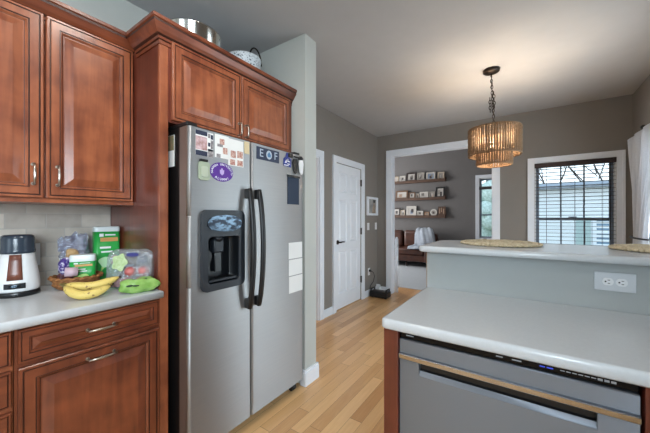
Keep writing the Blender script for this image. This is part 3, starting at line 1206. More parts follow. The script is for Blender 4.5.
# ================================================================== pots on the cabinet
sp_ = thing('stock_pot', (-1.76, 1.075, 2.212), 'shiny steel stock pot on top of the refrigerator cabinet', 'pot')
mb = MB()
mb.lathe([(.150, 2.212), (.162, 2.22), (.164, 2.43), (.170, 2.437), (.170, 2.443), (.160, 2.441), (.158, 2.25), (.14, 2.222)], (-1.76, 1.075, 0), 40)
mb.build('body', M['steel_pot'], sp_)
for s in (1, -1):
    mb = MB()
    cy = 1.075 + s * .166
    pts = [(-1.76 + .045 * math.cos(a) * 1.0 + .0, cy + s * (.004 + .03 * max(0, math.sin(a))), 2.415 - .05 * max(0, math.sin(a))) for a in [PI * i / 10 for i in range(11)]]
    mb.tube(pts, .006, 8)
    mb.build('handle', M['steel_pot'], sp_)
cl = thing('enamel_pot', (-1.76, 1.485, 2.212), 'speckled pale enamel pot with a dark wire bail, beside the steel stock pot', 'pot')
mb = MB()
mb.lathe([(.10, 2.212), (.115, 2.23), (.125, 2.45), (.130, 2.462), (.128, 2.47), (.119, 2.46), (.112, 2.24), (.09, 2.225)], (-1.76, 1.485, 0), 36)
mb.build('body', M['enamel'], cl)
mb = MB()
mb.tube([(-1.70, 1.545 + .06 * math.cos(a), 2.455 + .11 * math.sin(a)) for a in [PI * i / 12 for i in range(13)]], .006, 8)
mb.build('handle', M['bronze'], cl)

# ================================================================== counter things
CT = .916
# formula machine
A0 = (-1.965, .322, CT)
AS = .84
ap = thing('countertop_appliance', A0, 'white rounded countertop appliance with dark lid and brown window', 'appliance', rz=math.radians(-17))
ap.scale = (AS, AS, 1)
mb = MB(); mb.lathe([(.088, 0), (.092, .004), (.092, .02), (.088, .024)], n=40); mb.build('base', M['slate_dark'], ap, world=False)
mb = MB(); mb.lathe([(.087, .024), (.091, .032), (.091, .06), (.087, .09), (.079, .13), (.071, .17), (.067, .195)], n=40)
mb.build('body', M['white_plastic'], ap, world=False)
mb = MB(); mb.lathe([(.069, .195), (.0725, .199), (.0725, .21), (.0705, .214), (.070, .262), (.066, .275), (.056, .281), (0, .283)], n=40)
mb.build('lid', flat('smoky_plastic', (50, 60, 72), .2), ap, world=False)
# window follows body (faces local +x)
def wrap(a0, a1, z0, z1, prof, off, name, mat, n=8, parent=ap):
    mb = MB()
    def rad(z):
        for (r0, q0), (r1, q1) in zip(prof, prof[1:]):
            if q0 <= z <= q1:
                return r0 + (r1 - r0) * (z - q0) / (q1 - q0)
        return prof[-1][0]
    G = []
    for k in range(5):
        z = z0 + (z1 - z0) * k / 4
        G.append([[mb.v(((rad(z) + o) * math.cos(a0 + (a1 - a0) * i / n), (rad(z) + o) * math.sin(a0 + (a1 - a0) * i / n), z)) for i in range(n + 1)] for o in (-.002, off)])
    for k in range(4):
        for i in range(n):
            mb.f([G[k][1][i], G[k][1][i + 1], G[k + 1][1][i + 1], G[k + 1][1][i]], 0, True)
        mb.f([G[k][0][0], G[k][1][0], G[k + 1][1][0], G[k + 1][0][0]])
        mb.f([G[k][0][n], G[k][1][n], G[k + 1][1][n], G[k + 1][0][n]])
    for i in range(n):
        mb.f([G[0][0][i], G[0][0][i + 1], G[0][1][i + 1], G[0][1][i]])
        mb.f([G[4][0][i], G[4][0][i + 1], G[4][1][i + 1], G[4][1][i]])
    return mb.build(name, mat, parent, world=False)
BP = [(.087, .024), (.091, .032), (.091, .06), (.087, .09), (.079, .13), (.071, .17), (.066, .2)]
wrap(-.34, .34, .078, .192, BP, .003, 'water_window', flat('amber_window', (112, 62, 44), .3, c2=(92, 48, 36), scale=(20, 20, 6)))
cp = wrap(-.46, .46, .040, .064, BP, .003, 'control_panel', M['slate_dark'])
for a in (-.36, .36):
    mb = MB(); mb.tube([(.092 * math.cos(a), .092 * math.sin(a), .052), (.0965 * math.cos(a), .0965 * math.sin(a), .052)], .008, 12)
    mb.build('button', M['slate'], cp, world=False)
wrap(-.2, .2, .046, .058, BP, .004, 'screen', M['display'], parent=cp)


def plate(name, T, w, h, label, cat, group=None, kind='outlet', mat=None):
    t = thing(name, (T[0][3], T[1][3], T[2][3]), label, cat, group)
    mb = MB(T); mb.box(-w / 2, w / 2, -h / 2, h / 2, 0, .005, bev=.0015)
    mb.build('plate', mat or M['white_plastic'], t)
    return t


def receptacle(T, parent, horizontal):
    for s in (-1, 1):
        c = (s * .0195, 0) if horizontal else (0, s * .0195)
        mb = MB(T @ Matrix.Translation((c[0], c[1], .005)))
        mb.prism([(.0165 * math.cos(a), max(-.014, min(.014, .0165 * math.sin(a)))) for a in [2 * PI * i / 24 for i in range(24)]], 'z', 0, .0025)
        r = mb.build('receptacle', M['white_plastic'], parent)
        mb = MB(T @ Matrix.Translation((c[0], c[1], .0076)))
        if horizontal:
            mb.box(-.001, .006, .005, .0075, 0, .0006); mb.box(-.001, .006, -.0075, -.005, 0, .0006); mb.prism([(-.007 + .003 * math.cos(a), .003 * math.sin(a)) for a in [2 * PI * i / 12 for i in range(12)]], 'z', 0, .0006)
        else:
            mb.box(-.0075, -.005, -.001, .006, 0, .0006); mb.box(.005, .0075, -.001, .006, 0, .0006); mb.prism([(.003 * math.cos(a), -.007 + .003 * math.sin(a)) for a in [2 * PI * i / 12 for i in range(12)]], 'z', 0, .0006)
        mb.build('slots', M['black'], r)


T = facex(XL + .008, .396, 1.085)
pt = plate('wall_outlet', T, .07, .115, 'white outlet on the tiled backsplash behind the countertop appliance', 'outlet')
receptacle(T, pt, False)

# basket
BK = (-1.925, .530)
bk = thing('wicker_basket', (BK[0], BK[1], CT), 'shallow brown wicker basket of snacks on the countertop', 'basket')
mb = MB(); mb.lathe([(.072, 0), (.080, .006), (.094, .035), (.104, .058), (.098, .060), (.088, .036), (.074, .012), (0, .010)], (BK[0], BK[1], CT), 36)
mb.build('bowl', M['wicker'], bk)
for k, (r, z) in enumerate(((.101, .058), (.087, .024))):
    mb = MB(); mb.tube([(BK[0] + (r + .003 * math.cos(18 * a)) * math.cos(a), BK[1] + (r + .003 * math.cos(18 * a)) * math.sin(a), CT + z + .003 * math.sin(18 * a)) for a in [2 * PI * i / 108 for i in range(108)]], .008, 6, closed=True)
    mb.build('braided_rim' if k == 0 else 'braided_band', M['wicker'], bk)


def pack(name, loc, rz, w, d, h, label, cap_h):
    """green snack pack: rounded box with label, white crimped or plastic top"""
    t = thing(name, loc, label, 'snack pack', rz=rz)
    mb = MB()
    mb.prism([(x - w / 2, y - d / 2) for x, y in rrect(w, d, .018)], 'z', 0, h - cap_h, 0, True)
    mb.build('body', flat('bright_green_print', (44, 168, 76), .35, c2=(32, 146, 62), scale=(9, 9, 9)), t, world=False)
    mb = MB()
    a = [(x - w / 2, y - d / 2) for x, y in rrect(w, d, .018)]
    rows = [[mb.v((x * s, y * s, z)) for x, y in a] for s, z in ((1.01, h - cap_h), (1.02, h - cap_h + .004), (1.0, h - .006), (.95, h))]
    for r0, r1 in zip(rows, rows[1:]):
        for i in range(len(a)):
            j = (i + 1) % len(a)
            mb.f([r0[i], r0[j], r1[j], r1[i]], 0, True)
    mb.f(rows[-1])
    mb.build('lid', flat('milky_lid_plastic', (214, 222, 222), .3), t, world=False)
    # printed face towards local -y
    mb = MB(frame((-w / 2, -d / 2 - .0002, 0), (1, 0, 0), (0, 0, 1), (0, -1, 0)))
    k = h - cap_h
    mb.box(w * .22, w - .012, k * .80, k * .88, 0, .001, 1)
    for b0, b1, q0, q1 in ((.2, .62, .66, .70), (.25, .68, .58, .61), (.18, .34, .90, .96), (.4, .8, .92, .945)):
        mb.box(w * b0, w * b1, k * q0, k * q1, 0, .001, 0)
    pts = [(w * .25 + w * .5 * s, k * (.22 + .16 * s + .1 * math.sin(PI * s))) for s in [i / 8 for i in range(9)]]
    mb.tube([(p[0], p[1], .0) for p in pts], [.003, .007, .009, .01, .01, .009, .008, .006, .003], 6, 2, flat=(1, .15), up=(0, 0, 1))
    mb.build('printed_label', [M['white_ink'], flat('orange_print', (206, 150, 90), .5), flat('lime_print', (170, 214, 120), .5)], t, world=False)
    return t


pack('snack_tub', (-1.910, .552, CT + .013), math.radians(68), .106, .062, .156, 'short green tub with white lid standing in the wicker basket', .034)
tp = pack('snack_box', (-1.995, .684, CT), math.radians(84), .122, .060, .310, 'tall green pack with milky top between basket and cherry panel', .028)
mb = MB(frame((-.061, -.0304, 0), (1, 0, 0), (0, 0, 1), (0, -1, 0)))
mb.prism([(.05 + .03 * math.cos(a) * (1 + .2 * math.sin(3 * a)), .11 + .03 * math.sin(a)) for a in [2 * PI * i / 20 for i in range(20)]], 'z', 0, .0015, 0)
mb.prism([(.092 + .022 * math.cos(a), .118 + .03 * math.sin(a)) for a in [2 * PI * i / 20 for i in range(20)]], 'z', 0, .0015, 1)
mb.build('picture', [flat('mint_print', (170, 214, 170), .5), flat('nut_print', (150, 110, 80), .5, c2=(210, 190, 160), scale=(120, 120, 120))], tp, world=False)


def crumple(seed, amp, fr_):
    rnd = random.Random(seed)
    ph = [rnd.uniform(0, 6.28) for _ in range(9)]
    def fn(q):
        k = (math.sin(q.x * fr_ + ph[0]) * math.sin(q.y * fr_ * 1.3 + ph[1]) + .6 * math.sin(q.z * fr_ * 1.7 + ph[2]) * math.sin(q.x * fr_ * 2.1 + ph[3]) + .4 * math.sin(q.y * fr_ * 3.1 + ph[4]) * math.sin(q.z * fr_ * 2.7 + ph[5]))
        return q * (1 + amp * k)
    return fn


# cellophane bags in the basket
mb = MB(); mb.blob((-1.982, .540, 1.075), (.026, .062, .10), 40, 30, 0, .75, crumple(1, .20, 85))
for cy, hz, tw in ((.495, 1.18, -.012), (.53, 1.205, .006), (.565, 1.195, .012)):
    mb.prism([(cy - .022, 1.10), (cy + .022, 1.10), (cy + .014 + tw, hz - .012), (cy + .004 + tw, hz), (cy - .012 + tw, hz - .02)], 'x', -1.99 + tw, -1.982 + tw)
tag(mb.build('snack_bag', M['film_crisp']), 'crinkled clear bag poking up behind the green tub', 'bag')
mb = MB(); mb.blob((-1.935, .482, 1.028), (.018, .026, .042), 20, 12, 0, .7, crumple(4, .12, 90))
pk = tag(mb.build('snack_packet', flat('purple_packet', (62, 42, 118), .3, c2=(200, 196, 214), scale=(70, 70, 70), pos=(.38, .5))), 'purple foil snack packet at the basket end towards the appliance', 'packet')
mb = MB(); mb.blob((-1.945, .515, 1.085), (.014, .026, .028), 16, 10, 0, .7, crumple(9, .14, 90))
tag(mb.build('snack_packet', flat('tan_packet', (190, 160, 112), .4, c2=(120, 90, 60), scale=(60, 60, 60))), 'small tan snack packet tucked above the purple packet', 'packet')
mb = MB(); mb.box(-1.90, -1.85, .445, .50, .976, .996, bev=.006)
tag(mb.build('snack_bar', flat('dark_wrapper', (50, 34, 36), .35, c2=(110, 40, 50), scale=(40, 40, 40))), 'dark wrapped snack bar lying across the basket rim', 'snack bar')
mb = MB(); mb.tube([(-1.850, .462, 1.012), (-1.838, .510, 1.008)], .022, 18)
mb.tube([(-1.8378, .5105, 1.008), (-1.8372, .513, 1.008)], .010, 12, 1)
tag(mb.build('snack_roll', [flat('lilac_wrapper', (196, 170, 180), .4), M['black']]), 'pale pink rolled packet with a dark centre in the basket', 'packet')


# bananas
def banana(path, r, parent):
    n = len(path)
    mb = MB()
    rad = []
    for i in range(n):
        s = i / (n - 1)
        rad.append(r * (.30 + .70 * min(1, math.sin(PI * min(1, max(0, .06 + s * .9))) * 1.5)) if 0 < i < n - 1 else r * .25)
    mb.tube(path, rad, 10, 0, flat=(1, .93))
    e = mb.bm.faces
    b = mb.build('banana', [M['banana']], parent)
    q = MB(); q.tube([path[0], tuple(Vector(path[0]) + (Vector(path[0]) - Vector(path[2])).normalized() * .022)], [r * .28, r * .22], 8)
    q.build('stem', flat('banana_stem', (126, 112, 52), .6, c2=(80, 62, 30), scale=(90, 90, 90)), b)
    q = MB(); q.tube([path[-1], tuple(Vector(path[-1]) + (Vector(path[-1]) - Vector(path[-3])).normalized() * .008)], [r * .26, r * .2], 8)
    q.build('tip', flat('banana_tip', (56, 42, 24), .7), b)


M['banana'] = pm('banana_skin', (214, 188, 104), .5, c2=(140, 104, 56), scale=(60, 60, 60), pos=(.34, .40), detail=6)
bu = thing('banana_bunch', (-1.62, .53, CT), 'bunch of freckled yellow bananas lying in front of the basket', 'bananas')


def bpath(p0, p1, sag, lift, n=13):
    a, b = Vector(p0), Vector(p1)
    d = (b - a); side = Vector((d.y, -d.x, 0)).normalized()
    return [tuple(a.lerp(b, i / (n - 1)) + side * (sag * math.sin(PI * i / (n - 1))) + Vector((0, 0, lift * math.sin(PI * i / (n - 1))))) for i in range(n)]


banana(bpath((-1.680, .420, CT + .054), (-1.585, .558, CT + .045), .045, -.028), .0205, bu)
banana(bpath((-1.700, .428, CT + .060), (-1.618, .605, CT + .074), .022, -.018), .020, bu)
banana(bpath((-1.715, .443, CT + .055), (-1.655, .59, CT + .038), .02, -.014), .019, bu)

# produce bag
pb = thing('produce_bag', (-1.72, .66, CT), 'clear zip bag of red potatoes leaning beside the tall green pack', 'bag')
pb['label'] = 'clear printed plastic bag of red fruit leaning against the cherry panel'


def bagfn(q):
    # wide pouch that thins to a flat crimped top
    s = max(0, (q.z + .10) / .20)
    k = crumple(3, .045, 45)(Vector(q))
    k.y *= (1 - .80 * min(1, s) ** 1.2)
    return k


BX, BY, BR = -1.662, .678, 42
Rz = Matrix.Rotation(math.radians(BR), 3, 'Z')
mb = MB(); mb.blob((BX, BY, CT + .101), (.108, .05, .098), 34, 20, 0, .42, bagfn, Rz)
mb.build('film', M['film'], pb)
mb = MB()
TT = Matrix.Translation((BX, BY, CT + .101)) @ Matrix.Rotation(math.radians(BR), 4, 'Z')
mb.T = TT @ frame((0, -.0365, .022), (1, 0, 0), (0, .18, 1), (0, -1, 0))
mb.prism([(-.038 + .034 * math.cos(a) * (1 + .15 * math.cos(5 * a)), .015 + .040 * math.sin(a) * (1 + .15 * math.cos(5 * a))) for a in [2 * PI * i / 30 for i in range(30)]], 'z', 0, .001, 0)
mb.prism([(.020 + .030 * math.cos(a), .052 + .010 * math.sin(a)) for a in [2 * PI * i / 16 for i in range(16)]], 'z', 0, .001, 2)
for a, b, c_, d_ in ((-.012, .03, -.006, .004), (.046, .092, .016, .028), (.050, .09, .034, .040), (.07, .088, .044, .048)):
    mb.box(a, b, c_, d_, 0, .001, 1)
mb.build('print', [flat('pale_leaf_print', (186, 204, 160), .5, c2=(150, 176, 120), scale=(90, 90, 90)), flat('grey_print', (110, 116, 128), .5), flat('indigo_print', (36, 36, 110), .4)], pb)
for k, (x, y, z, r) in enumerate(((-1.668, .662, .024, .030), (-1.622, .705, .024, .030), (-1.715, .632, .024, .028), (-1.646, .668, .080, .029), (-1.610, .712, .080, .029))):
    mb = MB(); mb.blob((x, y, CT + z + .010), (r, r * .95, r * .92), 18, 12, 0, 1.0)
    tag(mb.build('red_fruit', flat('red_fruit_skin', (168, 70, 74), .35, c2=(196, 120, 112), scale=(50, 50, 50))), 'round red fruit inside the clear plastic bag', 'fruit', 'red fruit in the clear bag')
mb = MB()
Rg = Matrix.Rotation(math.radians(74), 3, 'Z')
mb.blob((-1.545, .668, CT + .034), (.080, .034, .034), 30, 16, 0, .75, crumple(12, .14, 70), Rg)
gb = tag(mb.build('green_bag', flat('lime_film', (152, 188, 106), .22, c2=(116, 160, 74), scale=(26, 26, 26), bump=.3)), 'bright green bag of produce at the countertop corner', 'bag')
mb = MB()
for x, y, z, s in ((-1.528, .705, .056, 1), (-1.522, .718, .050, 0), (-1.536, .69, .062, 1), (-1.518, .64, .040, 1), (-1.524, .615, .042, 1)):
    mb.blob((x, y, CT + z), (.010, .016, .005), 10, 6, s)
mb.build('print', [M['white_ink'], flat('dark_green_print', (40, 60, 40), .5)], gb)

# ================================================================== peninsula
PYF = 1.012
pc = thing('peninsula_cabinet', (-.40, 1.29, 0), 'cherry end panel of the peninsula beside the dishwasher', 'cabinet')
mb = MB(); mb.box(-.424, -.405, PYF + .003, 1.572, 0, .878)
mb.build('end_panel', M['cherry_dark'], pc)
mb = MB(); mb.box(-.424, -.372, PYF - .016, PYF + .003, 0, .878, bev=.0015)
mb.build('front_stile', M['cherry_dark'], pc)  # cabinet cherry, its shade on this side put into a darker tone
pc2 = thing('corner_cabinet', (.6, 1.29, 0), 'narrow visible strip of cherry cabinet at the far right photo edge, beside the dishwasher', 'cabinet')
mb = MB(); mb.box(.232, .985, PYF - .016, 1.572, .1, .878, bev=.0015)
mb.build('body', M['cherry_dark'], pc2)  # same darker tone, standing in for shade on the front
mb = MB(); slab(mb, [(.995, .982), (.995, 1.573), (-.432, 1.573)] + arc(-.432 + .02, .982 + .02, .02, 180, 270, 6), .880, .916, .009)
tag(mb.build('countertop', M['quartz']), 'white stone peninsula countertop above the dishwasher', 'countertop')
# bar top
mb = MB()
slab(mb, [(.995, 1.50), (.995, 2.03)] + arc(-.455 + .12, 2.03 - .12, .12, 90, 180, 8) + arc(-.455 + .03, 1.50 + .03, .03, 180, 270, 6), 1.104, 1.134, .010)
tag(mb.build('bar_top', M['quartz']), 'raised white stone bar top on the half wall, holding two straw placemats', 'bar top')
T = facey(.283, 1.574, 1.027)
pt = plate('wall_outlet', T, .118, .072, 'white double outlet set sideways in the half wall under the bar top', 'outlet', mat=flat('shaded_white_plastic', (196, 201, 206), .35))  # white plate, the weaker light on the half wall put into its colour
receptacle(T, pt, True)

# dishwasher
DX0, DX1 = -.369, .226
dwm = thing('dishwasher', ((DX0 + DX1) / 2, 1.30, 0), 'stainless dishwasher with black top control strip and pocket handle', 'dishwasher')
DWY = 1.008
mb = MB(); mb.box(DX0 + .004, DX1 - .004, DWY + .03, 1.56, .09, .872)
mb.build('tub', M['black'], dwm)
mb = MB(); mb.box(DX0, DX1, DWY + .004, DWY + .04, .852, .874, bev=.003)
cs = mb.build('control_strip', M['black_gloss'], dwm)
mb = MB(facey(DX0, DWY + .0037, .852))
for a, b, m_ in ((.022, .048, 0), (.295, .312, 0), (.335, .358, 0), (.40, .412, 1), (.416, .43, 1)):
    mb.box(a, b, .010, .0135, 0, .0005, m_)
for i in range(9):
    mb.box(.445 + i * .0125, .4545 + i * .0125, .009 if i > 5 else .011, .0148 if i > 5 else .0135, 0, .0005, 0)
mb.build('printed_marks', [flat('pale_mark', (150, 154, 160), .5), flat('blue_led', (50, 70, 190), .5, emit=.6)], cs)
# door profile (y, z) extruded along x, in three spans so the pocket is only in the middle
def dprof(pocket):
    ridge = [(DWY - .007, .782), (DWY - .009, .784), (DWY - .009, .797), (DWY - .007, .799), (DWY, .802)]
    top = [(DWY, .846), (DWY + .003, .849), (DWY + .03, .849), (DWY + .03, .105)]
    if pocket:
        return [(DWY, .105), (DWY, .736), (DWY + .002, .738), (DWY + .011, .750), (DWY + .020, .752), (DWY + .020, .782)] + ridge + top
    return [(DWY, .105), (DWY, .782)] + ridge + top
mb = MB()
for a, b, p in ((DX0, -.302, 0), (-.302, .150, 1), (.150, DX1, 0)):
    mb.prism(dprof(p), 'x', a, b, 0, False)
for fa in mb.bm.faces:
    cc = fa.calc_center_median()
    if .783 < cc.z < .800 and cc.y < DWY - .003 and len(fa.verts) == 4:
        fa.material_index = 1
    if .7505 < cc.z < .7825 and cc.y > DWY + .001 and len(fa.verts) == 4 and cc.y < DWY + .024:
        fa.material_index = 2  # back of the pocket coloured black to stand in for the ridge's shade
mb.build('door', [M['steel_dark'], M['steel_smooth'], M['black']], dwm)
mb = MB(); mb.box(DX0 + .01, DX1 - .01, DWY + .05, DWY + .07, .0, .095)
mb.build('toe_kick', M['black'], dwm)


# placemats
def mat_(cx, cy, r, label):
    mb = MB()
    z = 1.134
    mb.lathe([(r - .01, .001), (r - .002, .004), (r - .004, .009), (r - .012, .011), (0, .0105)], (cx, cy, z), 48)
    k = 0
    rr = .02
    pts = []
    for i in range(int(r / .013 * 26)):
        a = 2 * PI * i / 26
        q = .008 + .013 * i / 26
        if q > r - .006:
            break
        pts.append((cx + (q + .002 * math.sin(i * 2.2)) * math.cos(a), cy + (q + .002 * math.sin(i * 2.2)) * math.sin(a), z + .0105 + .0015 * math.sin(i * 2.0)))
    mb.tube(pts, .0058, 5)
    n = 60
    for i in range(n):
        a = 2 * PI * i / n
        mb.blob((cx + r * math.cos(a), cy + r * math.sin(a), z + .0075), (.011, .011, .0065), 7, 5)
    return tag(mb.build('placemat', M['jute']), label, 'placemat', 'round straw placemats on the bar')


mat_(-.118, 1.82, .18, 'round braided straw placemat nearer the doorway end of the bar top')
mat_(.52, 1.86, .195, 'round braided straw placemat on the bar top in front of the curtain')
mb = MB(); mb.box(-.215, -.195, 2.003, 2.018, 1.1345, 1.150, bev=.004)
tag(mb.build('black_knob', M['black']), 'tiny black object at the back edge of the bar top', 'knob')

# ================================================================== pendant lamp
PX, PY = -.272, 3.19
CX_, CY_ = PX, PY
pl = thing('pendant_lamp', (PX, PY, 1.775), 'two tier woven rope drum pendant lamp on a dark chain', 'lamp')
mb = MB(); mb.lathe([(.0, 2.640), (.035, 2.643), (.060, 2.652), (.072, 2.664), (.073, 2.68)], (PX, PY, 0), 32)
mb.tube([(PX, PY, 2.645), (PX, PY, 2.615)], .008, 8)
mb.build('canopy', M['bronze'], pl)
mb = MB()


def links(p0, p1, mb):
    a, b = Vector(p0), Vector(p1)
    L = (b - a).length
    n = int(L / .027)
    d = (b - a).normalized()
    s = Vector((1, 0, 0)) if abs(d.x) < .5 else Vector((0, 1, 0))
    s1 = (s - d * s.dot(d)).normalized(); s2 = d.cross(s1)
    for i in range(n):
        c_ = a + d * (L * (i + .5) / n)
        e = s1 if i % 2 else s2
        mb.tube([tuple(c_ + d * (.019 * math.cos(t)) + e * (.0095 * math.sin(t))) for t in [2 * PI * k / 10 for k in range(10)]], .0032, 5, closed=True)


links((PX, PY, 2.615), (PX + .022, PY + .015, 2.14), mb)
links((PX + .02, PY - .004, 2.47), (PX + .028, PY - .004, 2.31), mb)
links((PX - .012, PY + .004, 2.42), (PX - .008, PY - .004, 2.28), mb)
pts = []
for i in range(60):
    s = i / 59
    pts.append((PX + .022 * s + .007 * math.cos(s * 40), PY + .015 * s + .007 * math.sin(s * 40), 2.62 - .47 * s))
mb.tube(pts, .0028, 5)
mb.build('chain', M['bronze'], pl)


PX, PY = PX + .022, PY + .015
def drum(name, r, z0, z1, n):
    mb = MB()
    for z, rr in ((z0, .0075), (z1, .0075), (z0 + .013, .004), (z1 - .013, .004)):
        mb.tube([(PX + r * math.cos(2 * PI * i / 64), PY + r * math.sin(2 * PI * i / 64), z) for i in range(64)], rr, 6, closed=True)
    for i in range(n):
        a = 2 * PI * i / n
        m_ = 14
        ph = random.uniform(0, 6)
        pts = []; rad = []
        for k in range(m_ + 1):
            z = z0 + (z1 - z0) * k / m_
            q = r + .0018 * math.sin(k * 2.4 + ph)
            pts.append((PX + q * math.cos(a), PY + q * math.sin(a), z))
            rad.append(.0092 + .0016 * math.sin(k * 2.9 + ph))
        mb.tube(pts, rad, 5, flat=(1.0, .8), cap=False)
    return mb.build(name, M['rope'], pl)


drum('outer_shade', .218, 1.870, 2.118, 64)
drum('inner_shade', .146, 1.778, 1.955, 43)
mb = MB()
for a in (.4, .4 + 2 * PI / 3, .4 + 4 * PI / 3):
    mb.tube([(PX, PY, 2.122), (PX + .218 * math.cos(a), PY + .218 * math.sin(a), 2.114)], .004, 6)
    mb.tube([(PX, PY, 1.97), (PX + .146 * math.cos(a), PY + .146 * math.sin(a), 1.952)], .003, 6)
    mb.tube([(PX, PY, 1.93), (PX + .10 * math.cos(a), PY + .10 * math.sin(a), 1.90)], .006, 6)
    mb.tube([(PX + .10 * math.cos(a), PY + .10 * math.sin(a), 1.895), (PX + .10 * math.cos(a), PY + .10 * math.sin(a), 1.925)], .012, 8)
mb.tube([(PX, PY, 2.14), (PX, PY, 1.92)], .007, 8)
mb.build('frame', M['bronze'], pl)
bulb_m = pm('lit_bulb', (255, 222, 176), .3, emit=8)
for a in (.4, .4 + 2 * PI / 3, .4 + 4 * PI / 3):
    c_ = (PX + .10 * math.cos(a), PY + .10 * math.sin(a), 1.95)
    mb = MB(); mb.blob(c_, (.022, .022, .03), 14, 10)
    b = mb.build('bulb', bulb_m, pl)
    ld = bpy.data.lights.new('bulb_light', 'POINT')
    ld.energy = 11.0
    ld.color = (1, .80, .58)
    ld.shadow_soft_size = .03
    lo = bpy.data.objects.new('bulb_light', ld)
    COL.objects.link(lo)
    lo.location = (c_[0], c_[1], 2.012)

# ================================================================== blinds
bl = thing('window_blind', ((W0 + W1) / 2, YF + .02, WZ0), 'dark wood slatted blind, open, in the dining window', 'blind')
mb = MB(); mb.box(W0 + .004, W1 - .004, YF - .012, YF + .04, WZ1 - .062, WZ1 - .004, bev=.003)
mb.build('valance', M['dark_wood'], bl)
mb = MB()
ca = math.radians(-4)
for i in range(26):
    z = WZ1 - .085 - i * .0455
    if z < WZ0 + .03:
        break
    hw = .0205
    mb.prism([(YF + .015 - hw * math.cos(ca), z - hw * math.sin(ca)), (YF + .015 + hw * math.cos(ca), z + hw * math.sin(ca)), (YF + .015 + hw * math.cos(ca), z + hw * math.sin(ca) + .003), (YF + .015, z + .0048), (YF + .015 - hw * math.cos(ca), z - hw * math.sin(ca) + .003)], 'x', W0 + .006, W1 - .006)
mb.build('slats', M['slat'], bl)
mb = MB()
for x in (W0 + .13, (W0 + W1) / 2 + .02, W1 - .12):
    for y in (YF - .009, YF + .038):
        mb.tube([(x, y, WZ0 + .02), (x, y, WZ1 - .06)], .0015, 5)
mb.tube([(W1 - .055, YF - .015, 1.02), (W1 - .055, YF - .012, WZ1 - .06)], .003, 6)
mb.build('ladder_cords', pm('dark_cord', (44, 36, 36), .95, spec=.05), bl)
mb = MB(); mb.box(W0 + .006, W1 - .006, YF - .006, YF + .036, WZ0 + .005, WZ0 + .022, bev=.003)
mb.build('bottom_rail', M['dark_wood'], bl)
bl2 = thing('window_blind', ((V0 + V1) / 2, YL + .02, 1.9), 'raised dark blind bunched below the top pane of the living room window', 'blind')
mb = MB()
for i in range(5):
    mb.box(V0 + .005, V1 - .005, YL - .01, YL + .035, 2.005 + i * .016, 2.017 + i * .016)
mb.build('slats', M['slat'], bl2)

# ================================================================== curtain
cu = thing('curtain', (.90, 4.2, 0), 'white linen curtain tied back at the corner of the dining room', 'curtain')
mb = MB()
G = []
nz_, ny_ = 34, 80
for k in range(nz_ + 1):
    z = .06 + (2.10 - .06) * k / nz_
    t = (z - 1.08) / 1.02 if z > 1.08 else (1.08 - z) / 1.0
    t = min(1, max(0, t))
    e = t * t * (3 - 2 * t)
    if z > 1.08:
        y0, y1 = 3.84 + (3.30 - 3.84) * e, 4.21 + (4.31 - 4.21) * e
    else:
        y0, y1 = 3.84 - .12 * e, 4.23 + .05 * e
    row = []
    for i in range(ny_ + 1):
        s_ = i / ny_
        y = y0 + (y1 - y0) * s_
        amp = .016 + .018 * e
        x = .905 + amp * math.sin(s_ * 2 * PI * 8 + .4) + .010 * math.sin(s_ * 23 + k * .2)
        row.append(mb.v((x, y, z + (.02 * math.sin(s_ * 2 * PI * 8) if k == nz_ else 0))))
    G.append(row)
for k in range(nz_):
    for i in range(ny_):
        mb.f([G[k][i], G[k][i + 1], G[k + 1][i + 1], G[k + 1][i]], 0, True)
co = mb.build('drape', M['curtain'], cu)
so = co.modifiers.new('thickness', 'SOLIDIFY'); so.thickness = .003
mb = MB()
mb.tube([(.905 + .05 * math.cos(a), 4.035 + .222 * math.sin(a), 1.085 + .006 * math.sin(a)) for a in [2 * PI * i / 32 for i in range(32)]], .009, 6, closed=True)
mb.tube([(.95, 4.25, 1.09), (.998, 4.30, 1.10)], .008, 6)
mb.build('tieback', M['black'], cu)
rd = thing('curtain_rod', (.93, 3.4, 2.09), 'black curtain rod with ball finial holding the white curtain', 'curtain rod')
mb = MB(); mb.tube([(.925, 2.3, 2.105), (.925, 4.42, 2.105)], .010, 10)
mb.build('rod', M['black'], rd)
mb = MB(); mb.blob((.925, 4.43, 2.105), (.018, .018, .018), 12, 8)
mb.build('finial', M['black'], rd)
for y in (3.86, 2.35):
    mb = MB(); mb.tube([(.999, y, 2.105), (.925, y, 2.105)], .006, 8); mb.tube([(.999, y, 2.08), (.99, y, 2.08)], .02, 12); mb.blob((.885, y, 2.108), (.02, .02, .02), 10, 8)
    mb.build('bracket', M['black'], rd)

# ================================================================== hall corner
pf = thing('framed_portrait', (XL, 4.5, 1.32), 'white framed portrait on the wall between door and doorway', 'picture')
mb = MB(facex(XL, 4.30, 1.318)); ring(mb, [(0, 0), (.40, 0), (.40, .305), (0, .305)], [(.045, .035), (.355, .035), (.355, .27), (.045, .27)], 0, .025)
mb.build('frame', M['white_trim'], pf)
mb = MB(facex(XL, 4.345, 1.353)); mb.box(0, .31, 0, .235, .004, .008)
mb.build('photo', flat('grey_portrait', (178, 178, 174), .5, c2=(120, 122, 122), scale=(9, 9, 9)), pf)
mb = MB(facex(XL + .008, 4.345, 1.353)); mb.prism([(.15, 0), (.28, 0), (.26, .14), (.235, .155), (.25, .18), (.235, .21), (.205, .205), (.2, .17), (.21, .15), (.17, .1)], 'z', 0, .001, 0); mb.box(.19, .27, .18, .225, .001, .002, 1)
mb.build('figure', [flat('brown_photo_print', (110, 92, 82), .6, c2=(180, 160, 140), scale=(20, 20, 20)), M['black']], pf)


